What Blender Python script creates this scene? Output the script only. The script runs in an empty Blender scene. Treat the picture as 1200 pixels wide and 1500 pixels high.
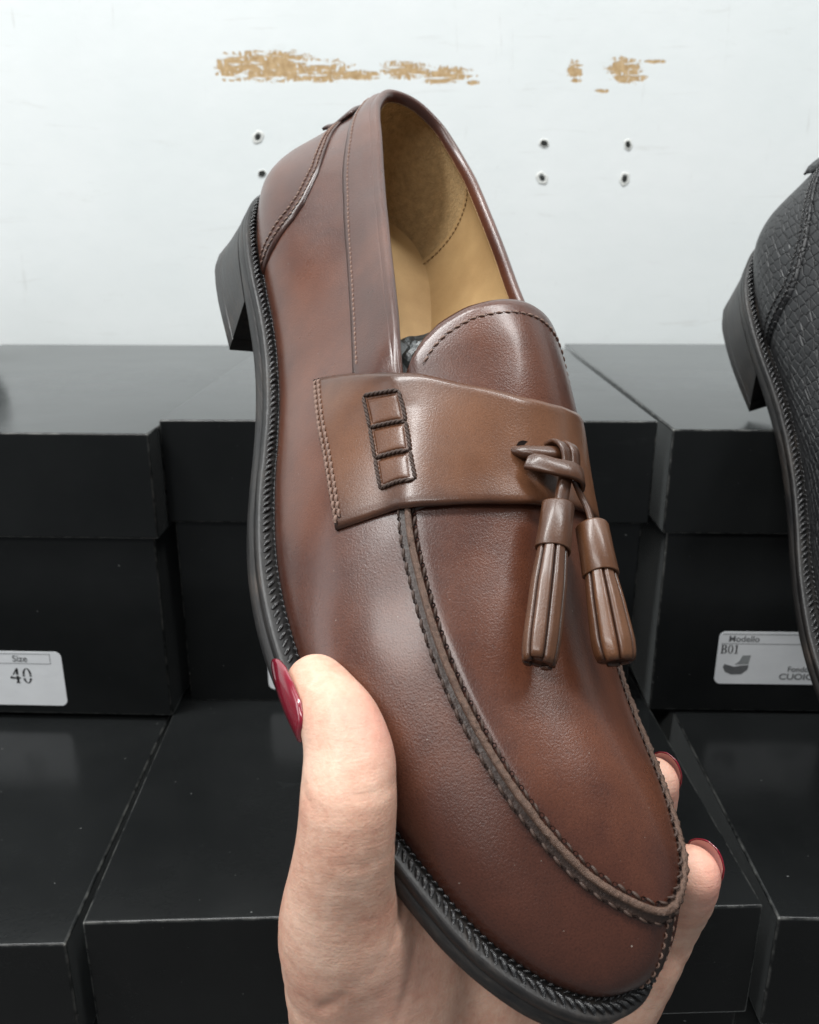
import bpy, bmesh, math, random
import numpy as np
from mathutils import Vector, Matrix, noise

random.seed(4); rng = np.random.default_rng(4)
scene = bpy.context.scene
col = scene.collection

# ------------------------------------------------------------------ camera
PITCH = math.radians(18.0)
CAM = Vector((0, 0, 0.3272))
cd = bpy.data.cameras.new('camera'); cam = bpy.data.objects.new('camera', cd); col.objects.link(cam)
cam.location = CAM; cam.rotation_euler = (math.pi/2-PITCH, 0, 0)
cd.sensor_fit = 'VERTICAL'; cd.sensor_height = 36; cd.lens = 36*1233/1500
cd.clip_start = .01; cd.clip_end = 50
cd.dof.use_dof = True; cd.dof.focus_distance = .205; cd.dof.aperture_fstop = 26
scene.camera = cam
CAM_M = Matrix.Translation(CAM) @ Matrix.Rotation(math.pi/2-PITCH, 4, 'X')

# ------------------------------------------------------------------ light: shop ceiling panels in a pale room
world = bpy.data.worlds.new('World'); scene.world = world; world.use_nodes = True
bg = world.node_tree.nodes['Background']; bg.inputs[0].default_value = (.88, .95, 1, 1); bg.inputs[1].default_value = .17
def area(name, loc, target, sx, sy, power, color=(1, 1, 1)):
    l = bpy.data.lights.new(name, 'AREA'); l.shape = 'RECTANGLE'; l.size = sx; l.size_y = sy; l.energy = power; l.color = color
    o = bpy.data.objects.new(name, l); col.objects.link(o); o.location = loc
    o.rotation_euler = (Vector(target)-Vector(loc)).to_track_quat('-Z', 'Y').to_euler()
    return o
area('ceiling_lamp', (-.50, .10, 1.75), (0, .30, .2), .24, 1.1, 22, (.99, 1, .99))
area('ceiling_lamp', (.70, .10, 1.75), (0, .30, .2), .24, 1.1, 15, (.99, 1, .99))
area('ceiling_lamp', (-.7, -1.0, 1.75), (0, .5, .35), 1.4, .25, 15, (1, .985, .96))
area('left_fill_light', (-1.5, .05, .55), (0, .25, .25), .35, 1.5, 4.5, (.96, .98, 1))  # unseen light added on the left for heel brightness and the streak along the upper
scene.view_settings.view_transform = 'Standard'; scene.view_settings.look = 'None'
scene.view_settings.exposure = 0.33; scene.view_settings.gamma = 1
scene.render.engine = 'CYCLES'

# ------------------------------------------------------------------ helpers
def tag(o, label=None, cat=None, group=None, kind=None):
    if label: o['label'] = label
    if cat: o['category'] = cat
    if group: o['group'] = group
    if kind: o['kind'] = kind
    return o

def empty(name, mat=None):
    o = bpy.data.objects.new(name, None); col.objects.link(o); o.empty_display_size = .02
    if mat is not None: o.matrix_world = mat
    return o

def mesh_obj(name, verts, faces, mat, parent=None, smooth=True, scale=1.0, attr=None):
    me = bpy.data.meshes.new(name)
    me.from_pydata([tuple(float(c)*scale for c in v) for v in verts], [], [tuple(int(i) for i in f) for f in faces])
    if attr is not None:
        a = me.attributes.new('tone', 'FLOAT', 'POINT'); a.data.foreach_set('value', np.asarray(attr, np.float32))
    me.materials.append(mat)
    me.update()
    if smooth: me.polygons.foreach_set('use_smooth', [True]*len(me.polygons))
    o = bpy.data.objects.new(name, me); col.objects.link(o)
    if parent: o.parent = parent
    return o

def fix_normals(o):
    bm = bmesh.new(); bm.from_mesh(o.data); bmesh.ops.recalc_face_normals(bm, faces=bm.faces); bm.to_mesh(o.data); bm.free()
    return o

def grid_faces(n, m, base=0, wrap_n=False, wrap_m=False):
    F = []
    for i in range(n if wrap_n else n-1):
        for j in range(m if wrap_m else m-1):
            a = i*m+j; b = i*m+(j+1) % m; c = ((i+1) % n)*m+(j+1) % m; d = ((i+1) % n)*m+j
            F.append((base+a, base+b, base+c, base+d))
    return F

def slab(name, top, nrm, thick, mat, parent=None, attr=None, scale=.001, edge=.45):
    """solid sheet: grid of points, their normals and a thickness; the rim is rounded"""
    n, m = top.shape[:2]
    ring_in = np.ones((n, m)); ring_in[0] = ring_in[-1] = 0; ring_in[:, 0] = ring_in[:, -1] = 0
    T = top - nrm*((1-ring_in)*edge*thick)[..., None]
    B = top - nrm*thick
    V = np.concatenate([T.reshape(-1, 3), B.reshape(-1, 3)])
    F = grid_faces(n, m)
    F += [tuple(reversed(f)) for f in grid_faces(n, m, n*m)]
    per = [(0, j) for j in range(m)]+[(i, m-1) for i in range(1, n)]+[(n-1, j) for j in range(m-2, -1, -1)]+[(i, 0) for i in range(n-2, 0, -1)]
    k = len(per)
    for a in range(k):
        i0, j0 = per[a]; i1, j1 = per[(a+1) % k]
        F.append((i0*m+j0, n*m+i0*m+j0, n*m+i1*m+j1, i1*m+j1))
    at = None if attr is None else np.concatenate([attr.ravel(), attr.ravel()])
    return fix_normals(mesh_obj(name, V, F, mat, parent, True, scale, at))

def frames(P):
    P = np.asarray(P, float); T = np.gradient(P, axis=0); T /= np.linalg.norm(T, axis=1)[:, None]+1e-12
    return T

def sweep(P, Nn, prof, closed=False, cap=True):
    """profile (list of (side, up)) swept along P with up vectors Nn; returns verts, faces"""
    P = np.asarray(P, float); T = frames(P); Nn = np.asarray(Nn, float)
    S = np.cross(T, Nn); S /= np.linalg.norm(S, axis=1)[:, None]+1e-12
    U = np.cross(S, T)
    prof = np.asarray(prof, float)
    if prof.ndim == 2: prof = np.repeat(prof[None], len(P), 0)
    V = P[:, None]+S[:, None]*prof[..., :1]+U[:, None]*prof[..., 1:]
    n, m = V.shape[:2]
    F = grid_faces(n, m, 0, closed, True)
    if cap and not closed: F += [tuple(range(m)), tuple(range((n-1)*m, n*m))[::-1]]
    return V.reshape(-1, 3), F

def join(parts):
    V = []; F = []; b = 0
    for v, f in parts:
        v = np.asarray(v); V.append(v); F += [tuple(int(i)+b for i in q) for q in f]; b += len(v)
    return np.concatenate(V), F

def circle(r, n=8, flat=1.0):
    a = np.linspace(0, 2*math.pi, n, endpoint=False); return np.c_[np.cos(a)*r, np.sin(a)*r*flat]

def resample(P, step=None, n=None):
    P = np.asarray(P, float); s = np.r_[0, np.cumsum(np.linalg.norm(np.diff(P, axis=0), axis=1))]
    if n is None: n = max(2, int(round(s[-1]/step))+1)
    q = np.linspace(0, s[-1], n)
    return np.stack([np.interp(q, s, P[:, i]) for i in range(3)], 1)

def spline(P, n):
    P = np.asarray(P, float); k = len(P); Q = np.vstack([2*P[0]-P[1], P, 2*P[-1]-P[-2]])
    t = np.linspace(0, k-1-1e-9, n); i = t.astype(int); f = (t-i)[:, None]
    a, b, c, d = Q[i], Q[i+1], Q[i+2], Q[i+3]
    return .5*(2*b+(c-a)*f+(2*a-5*b+4*c-d)*f*f+(3*b-a-3*c+d)*f**3)

# stitches along a path: little slanted threads that dive into holes
def stitch_mesh(P, Nn, pitch, length, rad, slant=0.0, lift=.15, sink=.35):
    P = np.asarray(P, float); s = np.r_[0, np.cumsum(np.linalg.norm(np.diff(P, axis=0), axis=1))]
    parts = []
    for k in range(int(s[-1]/pitch)):
        c = (k+.5)*pitch
        q = c+np.linspace(-.5, .5, 5)*length
        C = np.stack([np.interp(q, s, P[:, i]) for i in range(3)], 1); N = np.stack([np.interp(q, s, Nn[:, i]) for i in range(3)], 1)
        N /= np.linalg.norm(N, axis=1)[:, None]
        T = frames(C); S = np.cross(T, N)
        C = C+S*(np.linspace(-1, 1, 5)*slant*length*(1+random.uniform(-.2, .2)))[:, None]
        h = np.array([-sink, lift*.7, lift, lift*.7, -sink])*1.0
        C = C+N*(h*1.0)[:, None]
        rr = rad*np.array([.6, .95, 1.05, .95, .6])*random.uniform(.78, 1.12)
        parts.append(sweep(C, N, np.array([circle(r, 6) for r in rr])))
    return join(parts)

def holes_mesh(P, Nn, pitch, rad, lift=.06):
    P = np.asarray(P, float); s = np.r_[0, np.cumsum(np.linalg.norm(np.diff(P, axis=0), axis=1))]
    parts = []
    for k in range(int(s[-1]/pitch)+1):
        q = k*pitch
        C = np.array([np.interp(q, s, P[:, i]) for i in range(3)]); N = np.array([np.interp(q, s, Nn[:, i]) for i in range(3)]); N /= np.linalg.norm(N)
        k2 = min(q+.1, s[-1]); T = np.array([np.interp(k2, s, P[:, i])-np.interp(k2-.2, s, P[:, i]) for i in range(3)]); T /= np.linalg.norm(T)+1e-9
        S = np.cross(T, N); a = np.linspace(0, 2*math.pi, 7, endpoint=False)
        ring = C+N*lift+rad*(np.cos(a)[:, None]*S+1.25*np.sin(a)[:, None]*T)
        ring2 = C-N*rad+0*ring
        V = np.vstack([ring, C-N*.5*rad+.0*T]); parts.append((V, [(i, (i+1) % 7, 7) for i in range(7)]))
    return join(parts)

# ------------------------------------------------------------------ materials
def nmat(name):
    m = bpy.data.materials.new(name); m.use_nodes = True
    nt = m.node_tree; b = nt.nodes['Principled BSDF']
    return m, nt, b
def node(nt, t, **kw):
    n = nt.nodes.new(t)
    for k, v in kw.items():
        if k in n.inputs.keys(): n.inputs[k].default_value = v
        else: setattr(n, k, v)
    return n
def ramp(nt, fac, stops):
    r = nt.nodes.new('ShaderNodeValToRGB'); nt.links.new(fac, r.inputs[0]); e = r.color_ramp.elements
    e[0].position, e[0].color = stops[0][0], (*stops[0][1], 1); e[1].position, e[1].color = stops[-1][0], (*stops[-1][1], 1)
    for p, c in stops[1:-1]: x = e.new(p); x.color = (*c, 1)
    return r.outputs[0]
def mix(nt, fac, a, b, mode='MIX'):
    m = nt.nodes.new('ShaderNodeMix'); m.data_type = 'RGBA'; m.blend_type = mode
    for s, v in ((m.inputs[0], fac), (m.inputs[6], a), (m.inputs[7], b)):
        if isinstance(v, (int, float)): s.default_value = v
        elif isinstance(v, tuple): s.default_value = (*v, 1)
        else: nt.links.new(v, s)
    return m.outputs[2]
def math_(nt, op, a, b=None, c=None, clamp=False):
    m = nt.nodes.new('ShaderNodeMath'); m.operation = op; m.use_clamp = clamp
    for i, v in enumerate((a, b, c)):
        if v is None: continue
        if isinstance(v, (int, float)): m.inputs[i].default_value = v
        else: nt.links.new(v, m.inputs[i])
    return m.outputs[0]
def noise_(nt, scale, detail=3, rough=.5, vec=None, dist=0):
    n = nt.nodes.new('ShaderNodeTexNoise'); n.inputs['Scale'].default_value = scale; n.inputs['Detail'].default_value = detail
    n.inputs['Roughness'].default_value = rough; n.inputs['Distortion'].default_value = dist
    if vec is not None: nt.links.new(vec, n.inputs['Vector'])
    return n.outputs[0]
def obj_vec(nt, sc=(1, 1, 1), rot=(0, 0, 0)):
    t = nt.nodes.new('ShaderNodeTexCoord'); m = nt.nodes.new('ShaderNodeMapping'); m.inputs['Scale'].default_value = sc; m.inputs['Rotation'].default_value = rot
    nt.links.new(t.outputs['Object'], m.inputs['Vector']); return m.outputs[0]
def bump(nt, b, heights, base=None):
    prev = None
    for h, dist, st in heights:
        n = nt.nodes.new('ShaderNodeBump'); n.inputs['Distance'].default_value = dist; n.inputs['Strength'].default_value = st
        nt.links.new(h, n.inputs['Height'])
        if prev is not None: nt.links.new(prev, n.inputs['Normal'])
        prev = n.outputs[0]
    nt.links.new(prev, b.inputs['Normal']); return prev

def leather(name, dark, mid, light, rough=.42, grain=1.0, coat=.18, spec=.5):
    m, nt, b = nmat(name); v = obj_vec(nt)
    big = noise_(nt, 22, 3, .55, v); small = noise_(nt, 160, 4, .6, v)
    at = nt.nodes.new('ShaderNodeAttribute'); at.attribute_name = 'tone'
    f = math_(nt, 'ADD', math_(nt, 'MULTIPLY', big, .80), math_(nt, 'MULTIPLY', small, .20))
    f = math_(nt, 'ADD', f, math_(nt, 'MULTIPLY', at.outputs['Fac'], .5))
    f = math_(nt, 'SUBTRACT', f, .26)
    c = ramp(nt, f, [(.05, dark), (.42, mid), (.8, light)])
    pores = noise_(nt, 2600, 2, .6, v)
    c2 = mix(nt, math_(nt, 'MULTIPLY', ramp(nt, pores, [(.35, (1, 1, 1)), (.5, (0, 0, 0))]), .35*grain), c, tuple(x*.5 for x in dark))
    dust = ramp(nt, noise_(nt, 1150, 1, .5, v), [(.80, (0, 0, 0)), (.83, (1, 1, 1))])
    c2 = mix(nt, math_(nt, 'MULTIPLY', dust, .55), c2, (.42, .38, .33))
    nt.links.new(c2, b.inputs['Base Color'])
    vo = nt.nodes.new('ShaderNodeTexVoronoi'); vo.inputs['Scale'].default_value = 2100; vo.feature = 'SMOOTH_F1'; nt.links.new(v, vo.inputs['Vector'])
    rr = math_(nt, 'ADD', math_(nt, 'MULTIPLY', noise_(nt, 60, 4, .6, v), .22), rough-.11)
    nt.links.new(rr, b.inputs['Roughness'])
    b.inputs['Coat Weight'].default_value = coat; b.inputs['Coat Roughness'].default_value = .17; b.inputs['Specular IOR Level'].default_value = spec
    bump(nt, b, [(vo.outputs['Distance'], .00009*grain, .5), (noise_(nt, 2600, 3, .6, v), .00012*grain, .6), (noise_(nt, 120, 3, .5, v), .0002, .12)])
    return m

M = {}
M['leather'] = leather('brown_leather', (.0130, .0047, .0036), (.066, .0215, .0128), (.165, .056, .027), rough=.31, grain=.8, coat=.34, spec=.42)
M['strap'] = leather('tan_brown_leather', (.015, .0058, .0040), (.090, .036, .0185), (.200, .085, .040), rough=.32, grain=.55, coat=.30, spec=.42)
M['tassel'] = leather('tassel_leather', (.010, .0042, .003), (.062, .0235, .0105), (.150, .062, .025), rough=.36, grain=.6, coat=.25)
M['dark_edge'] = leather('dark_leather_edge', (.012, .006, .004), (.035, .018, .012), (.08, .045, .03), rough=.5, grain=1.5, coat=.1)
M['lining'] = leather('tan_lining', (.36, .225, .10), (.56, .38, .185), (.64, .46, .24), rough=.55, grain=.4, coat=0, spec=.3)

def plain(name, colr, rough, spec=.5, nscale=300, amt=.25, bd=.00015, metal=0, coat=0):
    m, nt, b = nmat(name); v = obj_vec(nt); n = noise_(nt, nscale, 4, .6, v)
    c = mix(nt, n, tuple(x*(1-amt) for x in colr), tuple(min(1, x*(1+amt)) for x in colr)); nt.links.new(c, b.inputs['Base Color'])
    b.inputs['Roughness'].default_value = rough; b.inputs['Specular IOR Level'].default_value = spec; b.inputs['Metallic'].default_value = metal
    b.inputs['Coat Weight'].default_value = coat
    bump(nt, b, [(noise_(nt, nscale*3, 3, .6, v), bd, .6)])
    return m
M['edge'] = plain('raw_leather_edge', (.110, .062, .042), .55, .55, 1500, .8, .0007)
M['suede'] = plain('suede', (.35, .235, .115), .95, .1, 420, .55, .0009)
nt = M['suede'].node_tree; b = nt.nodes['Principled BSDF']; b.inputs['Sheen Weight'].default_value = .5; b.inputs['Sheen Tint'].default_value = (.9, .65, .35, 1)
M['thread'] = plain('brown_thread', (.21, .13, .10), .6, .4, 2500, .35, .0002)
M['thread_dark'] = plain('dark_thread', (.050, .028, .020), .55, .45, 2500, .4, .0002)
M['hole'] = plain('needle_hole', (.012, .007, .006), .9, .1)
M['black_thread'] = plain('black_waxed_thread', (.010, .010, .011), .24, .6, 1800, .5, .0004, coat=.3)
M['paper'] = plain('black_tissue', (.02, .024, .025), .35, .6, 200, .4, .0004)
M['hole_dark'] = plain('hole_shadow', (.03, .032, .03), .8, .2)

def sole_mat():
    m, nt, b = nmat('black_sole_edge'); v = obj_vec(nt, (6, 30, 90)); n = noise_(nt, 9, 5, .65, v, .4)
    v2 = obj_vec(nt); n2 = noise_(nt, 50, 3, .5, v2)
    c = ramp(nt, math_(nt, 'MULTIPLY', n, n2), [(.12, (.008, .008, .009)), (.30, (.022, .020, .019)), (.5, (.07, .055, .045))])
    nt.links.new(c, b.inputs['Base Color']); b.inputs['Specular IOR Level'].default_value = .55
    nt.links.new(math_(nt, 'ADD', math_(nt, 'MULTIPLY', n, .3), .26), b.inputs['Roughness']); b.inputs['Specular IOR Level'].default_value = .38
    bump(nt, b, [(n, .0005, .4), (noise_(nt, 900, 3, .6, v2), .0001, .5)]); return m
M['sole'] = sole_mat()
M['welt'] = plain('black_welt', (.016, .016, .018), .33, .6, 500, .4, .00025)

def skin_mat():
    m, nt, b = nmat('skin'); v = obj_vec(nt)
    at = nt.nodes.new('ShaderNodeAttribute'); at.attribute_name = 'tone'
    big = noise_(nt, 70, 4, .6, v); mot = noise_(nt, 520, 3, .65, v)
    f = math_(nt, 'ADD', math_(nt, 'MULTIPLY', big, .72), math_(nt, 'MULTIPLY', mot, .34))
    c = ramp(nt, f, [(.34, (.53, .265, .19)), (.50, (.63, .37, .27)), (.68, (.72, .48, .365))])
    c = mix(nt, at.outputs['Fac'], c, (.72, .33, .26)); nt.links.new(c, b.inputs['Base Color'])
    nt.links.new(math_(nt, 'ADD', math_(nt, 'MULTIPLY', mot, .2), .38), b.inputs['Roughness']); b.inputs['Specular IOR Level'].default_value = .4
    b.inputs['Subsurface Weight'].default_value = .18; b.inputs['Subsurface Radius'].default_value = (1, .35, .2); b.inputs['Subsurface Scale'].default_value = .0025
    def dot(d, k):
        n = nt.nodes.new('ShaderNodeVectorMath'); n.operation = 'DOT_PRODUCT'; nt.links.new(v, n.inputs[0]); n.inputs[1].default_value = tuple(x*k for x in d); return n.outputs['Value']
    cb = nt.nodes.new('ShaderNodeCombineXYZ')
    for i, (d, k) in enumerate((((-.75, -.12, .65), 1), ((.28, .84, .47), .16), ((.60, -.53, .59), .16))): nt.links.new(dot(d, k), cb.inputs[i])
    lines = noise_(nt, 850, 4, .62, cb.outputs[0], .7)
    vo = nt.nodes.new('ShaderNodeTexVoronoi'); vo.feature = 'DISTANCE_TO_EDGE'; vo.inputs['Scale'].default_value = 1100; nt.links.new(v, vo.inputs['Vector'])
    bump(nt, b, [(vo.outputs[0], .00012, .4), (lines, .0005, .26), (noise_(nt, 1500, 3, .6, v), .0002, .35), (noise_(nt, 260, 4, .6, v), .0007, .25)]); return m
M['skin'] = skin_mat()
M['nail'] = plain('wine_red_nail_varnish', (.20, .004, .018), .16, .7, 90, .25, .00005, coat=.8)
M['nail_under'] = plain('bare_nail', (.62, .36, .33), .3, .5, 90, .15, .00005)

# ------------------------------------------------------------------ setting: wall and shelf
WALL_Y = .62
def wall_material():
    m, nt, b = nmat('scuffed_white_paint'); t = nt.nodes.new('ShaderNodeTexCoord'); v = t.outputs['Object']
    sp = nt.nodes.new('ShaderNodeSeparateXYZ'); nt.links.new(v, sp.inputs[0]); X, Z = sp.outputs[0], sp.outputs[2]
    def blob(cx, cz, rx, rz, pw=2):
        a = math_(nt, 'POWER', math_(nt, 'ABSOLUTE', math_(nt, 'DIVIDE', math_(nt, 'SUBTRACT', X, cx), rx)), pw)
        c = math_(nt, 'POWER', math_(nt, 'ABSOLUTE', math_(nt, 'DIVIDE', math_(nt, 'SUBTRACT', Z, cz), rz)), pw)
        return math_(nt, 'SUBTRACT', 1, math_(nt, 'ADD', a, c), clamp=True)
    blobs = [blob(-0.1170, 0.4351, 0.0135, 0.0097, 3), blob(-0.0900, 0.4355, 0.0315, 0.0113, 3), blob(-0.0576, 0.4323, 0.0297, 0.0089, 2), blob(-0.0351, 0.4299, 0.0225, 0.0048, 2), blob(-0.0036, 0.4335, 0.0216, 0.0073, 2), blob(0.0225, 0.4299, 0.0261, 0.0073, 2), blob(0.0423, 0.4258, 0.0063, 0.0020, 2), blob(0.1094, 0.4331, 0.0067, 0.0077, 2), blob(0.1107, 0.4270, 0.0054, 0.0024, 2), blob(0.1413, 0.4351, 0.0153, 0.0077, 2), blob(0.1462, 0.4295, 0.0162, 0.0057, 2), blob(0.1620, 0.4383, 0.0090, 0.0016, 2), blob(0.1283, 0.4206, 0.0072, 0.0016, 2)]
    s = blobs[0]
    for x in blobs[1:]: s = math_(nt, 'MAXIMUM', s, x)
    vs = obj_vec(nt, (1, 1, .5), (0, .15, 0)); n1 = noise_(nt, 430, 5, .62, vs, .3); n1 = math_(nt, 'ADD', math_(nt, 'MULTIPLY', math_(nt, 'SUBTRACT', n1, .5), 2.1), .5)
    vd = obj_vec(nt, (.22, 1, 1.5), (0, -.42, 0)); n2 = noise_(nt, 230, 4, .65, vd, .2); n2 = math_(nt, 'ADD', math_(nt, 'MULTIPLY', math_(nt, 'SUBTRACT', n2, .5), 2.6), .53)
    nn = math_(nt, 'MAXIMUM', n1, n2)
    d = math_(nt, 'SUBTRACT', math_(nt, 'ADD', math_(nt, 'MULTIPLY', math_(nt, 'POWER', s, .5), .77), .0), nn)
    bare = math_(nt, 'MULTIPLY', math_(nt, 'ADD', d, .012), 30, clamp=True)
    edge = math_(nt, 'MULTIPLY', math_(nt, 'ADD', d, .075), 18, clamp=True)
    big = noise_(nt, 7, 4, .6, v); scuff = noise_(nt, 60, 6, .7, obj_vec(nt, (.25, 1, 2.2)), .6)
    vert = noise_(nt, 55, 5, .7, obj_vec(nt, (2.6, 1, .22)), .5)
    base = ramp(nt, big, [(.3, (.77, .815, .815)), (.7, (.83, .86, .86))])
    sc = math_(nt, 'MULTIPLY', ramp(nt, scuff, [(.60, (0, 0, 0)), (.72, (1, 1, 1))]), .42)
    base = mix(nt, sc, base, (.62, .63, .61))
    sc2 = math_(nt, 'MULTIPLY', ramp(nt, vert, [(.655, (0, 0, 0)), (.73, (1, 1, 1))]), .45)
    base = mix(nt, sc2, base, (.55, .56, .54))
    speck = noise_(nt, 240, 2, .5, v); base = mix(nt, math_(nt, 'MULTIPLY', ramp(nt, speck, [(.755, (0, 0, 0)), (.79, (1, 1, 1))]), .4), base, (.45, .44, .40))
    base = mix(nt, math_(nt, 'MULTIPLY', edge, .30), base, (.66, .63, .56))
    tan = ramp(nt, noise_(nt, 260, 3, .6, v), [(.3, (.40, .255, .115)), (.7, (.62, .45, .26))])
    c = mix(nt, bare, base, tan); nt.links.new(c, b.inputs['Base Color'])
    nt.links.new(math_(nt, 'ADD', math_(nt, 'MULTIPLY', bare, .35), .42), b.inputs['Roughness']); b.inputs['Specular IOR Level'].default_value = .35
    hgt = math_(nt, 'SUBTRACT', noise_(nt, 30, 4, .6, v), math_(nt, 'MULTIPLY', bare, 1.0))
    bump(nt, b, [(hgt, .0006, .5), (noise_(nt, 500, 3, .6, v), .0001, .4)])
    return m

def box_mesh(x0, x1, y0, y1, z0, z1):
    V = [(x, y, z) for z in (z0, z1) for y in (y0, y1) for x in (x0, x1)]
    return np.array(V, float), [(0, 2, 3, 1), (4, 5, 7, 6), (0, 1, 5, 4), (2, 6, 7, 3), (0, 4, 6, 2), (1, 3, 7, 5)]
def bevel(o, w, seg=3):
    bm = bmesh.new(); bm.from_mesh(o.data)
    bmesh.ops.bevel(bm, geom=list(bm.edges), offset=w, segments=seg, profile=.6, affect='EDGES')
    bmesh.ops.recalc_face_normals(bm, faces=bm.faces); bm.to_mesh(o.data); bm.free(); return o

V, F = box_mesh(-1.6, 1.6, 0, .05, -.2, 1.3)
ow = mesh_obj('wall', V, F, wall_material(), smooth=False); ow.location = (0, WALL_Y, 0); tag(ow, kind='structure')
V, F = box_mesh(-1.6, 1.6, -.02, WALL_Y-.004, -.03, -.0005)
os_ = mesh_obj('shelf', V, F, plain('dark_shelf', (.05, .05, .05), .5), smooth=False); tag(os_, kind='structure')

# wall plugs: six drilled holes with pale plastic collars
pm = plain('plug_collar', (.70, .71, .68), .5, .4, 400, .2)
hole_labels = ['drilled hole with a smeared pale collar, upper of the two left of the brown shoe',
               'dark drilled hole, lower of the two left of the brown shoe',
               'drilled hole with grey collar, top left of the four right of the shoe heel',
               'drilled hole with round pale collar, bottom left of the four right of the shoe heel',
               'drilled hole with grey collar, top right of the four right of the shoe heel',
               'drilled hole with round pale collar, bottom right of the four right of the shoe heel']
for k, (x, z) in enumerate([(-.1025, .3924), (-.1010, .3696), (.0912, .3886), (.0909, .3666), (.1482, .3877), (.1476, .3661)]):
    t = tag(empty('screw_hole', Matrix.Translation((x, WALL_Y, z))), hole_labels[k], 'screw hole', 'drilled holes in the white wall')
    n = 20; a = np.linspace(0, 2*math.pi, n, endpoint=False); rr = 1+.14*np.sin(2*a+k)+.07*np.sin(5*a+2*k)
    big = [3.9, 2.6, 3.1, 4.0, 3.2, 3.9][k]*.001; prof = [(1.0, -.0001), (.9, .00016), (.72, .00022), (.58, .0001), (.5, -.0003)]
    V = np.array([(math.cos(t_)*big*r*q, -y-.0002, math.sin(t_)*big*r*q*1.05) for r, y in prof for t_, q in zip(a, rr)])
    mesh_obj('plug_collar', V, grid_faces(len(prof), n, 0, False, True), pm, t)
    r0 = [1.9, 2.2, 2.2, 1.8, 1.9, 2.0][k]*.001
    V = [(math.cos(t_)*r0*q, -.00045-.0001*(q > 1), math.sin(t_)*r0*q) for t_, q in zip(a, rr)]+[(0, -.0004, 0)]
    mesh_obj('hole', V, [(i, (i+1) % n, n) for i in range(n)], M['hole_dark'], t)

# ------------------------------------------------------------------ shoe boxes
def card_mat():
    m, nt, b = nmat('black_card'); v = obj_vec(nt)
    n = noise_(nt, 14, 4, .6, v); fib = noise_(nt, 700, 3, .6, v)
    dust = ramp(nt, noise_(nt, 520, 2, .5, v), [(.765, (0, 0, 0)), (.79, (1, 1, 1))])
    smear = ramp(nt, noise_(nt, 24, 6, .75, obj_vec(nt, (.6, 1, 1.6), (.3, .5, .2)), .8), [(.60, (0, 0, 0)), (.78, (1, 1, 1))])
    c = ramp(nt, n, [(.3, (.0075, .0083, .0086)), (.7, (.0135, .0145, .0148))])
    c = mix(nt, math_(nt, 'MULTIPLY', smear, .10), c, (.10, .11, .11)); c = mix(nt, math_(nt, 'MULTIPLY', dust, .5), c, (.30, .31, .30))
    # rubbed corners and edges show white card core; front top edge gets painted highlight
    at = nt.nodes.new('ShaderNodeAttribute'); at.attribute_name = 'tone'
    wear_glint = math_(nt, 'MULTIPLY', at.outputs['Fac'], ramp(nt, noise_(nt, 130, 5, .7, v), [(.42, (0, 0, 0)), (.62, (1, 1, 1))]))
    c = mix(nt, wear_glint, c, (.34, .34, .32)); nt.links.new(c, b.inputs['Base Color'])
    nt.links.new(math_(nt, 'ADD', math_(nt, 'MULTIPLY', noise_(nt, 30, 4, .6, v), .10), .13), b.inputs['Roughness']); b.inputs['Specular IOR Level'].default_value = .24
    b.inputs['Sheen Weight'].default_value = .42; b.inputs['Sheen Roughness'].default_value = .25; b.inputs['Sheen Tint'].default_value = (.9, .95, .95, 1)
    bump(nt, b, [(fib, .00006, .5), (noise_(nt, 12, 3, .5, v), .0012, .35)]); return m
M['card'] = card_mat()
M['label'] = plain('label_paper', (.78, .80, .82), .5, .4, 60, .08)
M['ink'] = plain('printing_ink', (.02, .02, .022), .5, .3)
M['ink_soft'] = plain('grey_printing_ink', (.14, .145, .15), .5, .3)

def carton(name, x0, x1, y0, y1, z0, z1, parent, b=.0009):
    o = mesh_obj(name, *box_mesh(x0, x1, y0, y1, z0, z1), M['card'], parent, True); bevel(o, b, 2)
    me = o.data
    for p in me.polygons: p.use_smooth = p.area < 4e-4
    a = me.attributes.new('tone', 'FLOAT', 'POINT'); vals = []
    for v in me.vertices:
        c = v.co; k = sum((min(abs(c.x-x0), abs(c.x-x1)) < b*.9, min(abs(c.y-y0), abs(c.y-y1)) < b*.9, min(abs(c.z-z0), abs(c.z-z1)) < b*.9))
        fr = abs(c.y-y0) < b*1.2; vals.append(1.0 if k >= 3 else (.26 if k == 2 and fr and min(abs(c.x-x0), abs(c.x-x1)) < b*1.2 else (.09 if k == 2 and fr and abs(c.z-z1) < b*1.2 else .0)))  # wear on corners and front uprights; the front top edge is a painted highlight
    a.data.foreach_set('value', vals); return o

BW, BD, BH, LH = .2, .284, .1290, .0435
def shoe_box(x, y, z, ang, label, anchor='L', W=BW, H=BH):
    """x, y = front corner of the lid (left or right), z = bottom"""
    t = tag(empty('shoe_box', Matrix.Translation((x, y, z)) @ Matrix.Rotation(ang, 4, 'Z')), label, 'shoe box', 'black shoe boxes stacked against the wall')
    a = 0 if anchor == 'L' else -W
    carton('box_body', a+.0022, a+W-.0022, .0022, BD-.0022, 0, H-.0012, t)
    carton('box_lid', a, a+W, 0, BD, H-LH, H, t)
    return t

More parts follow.
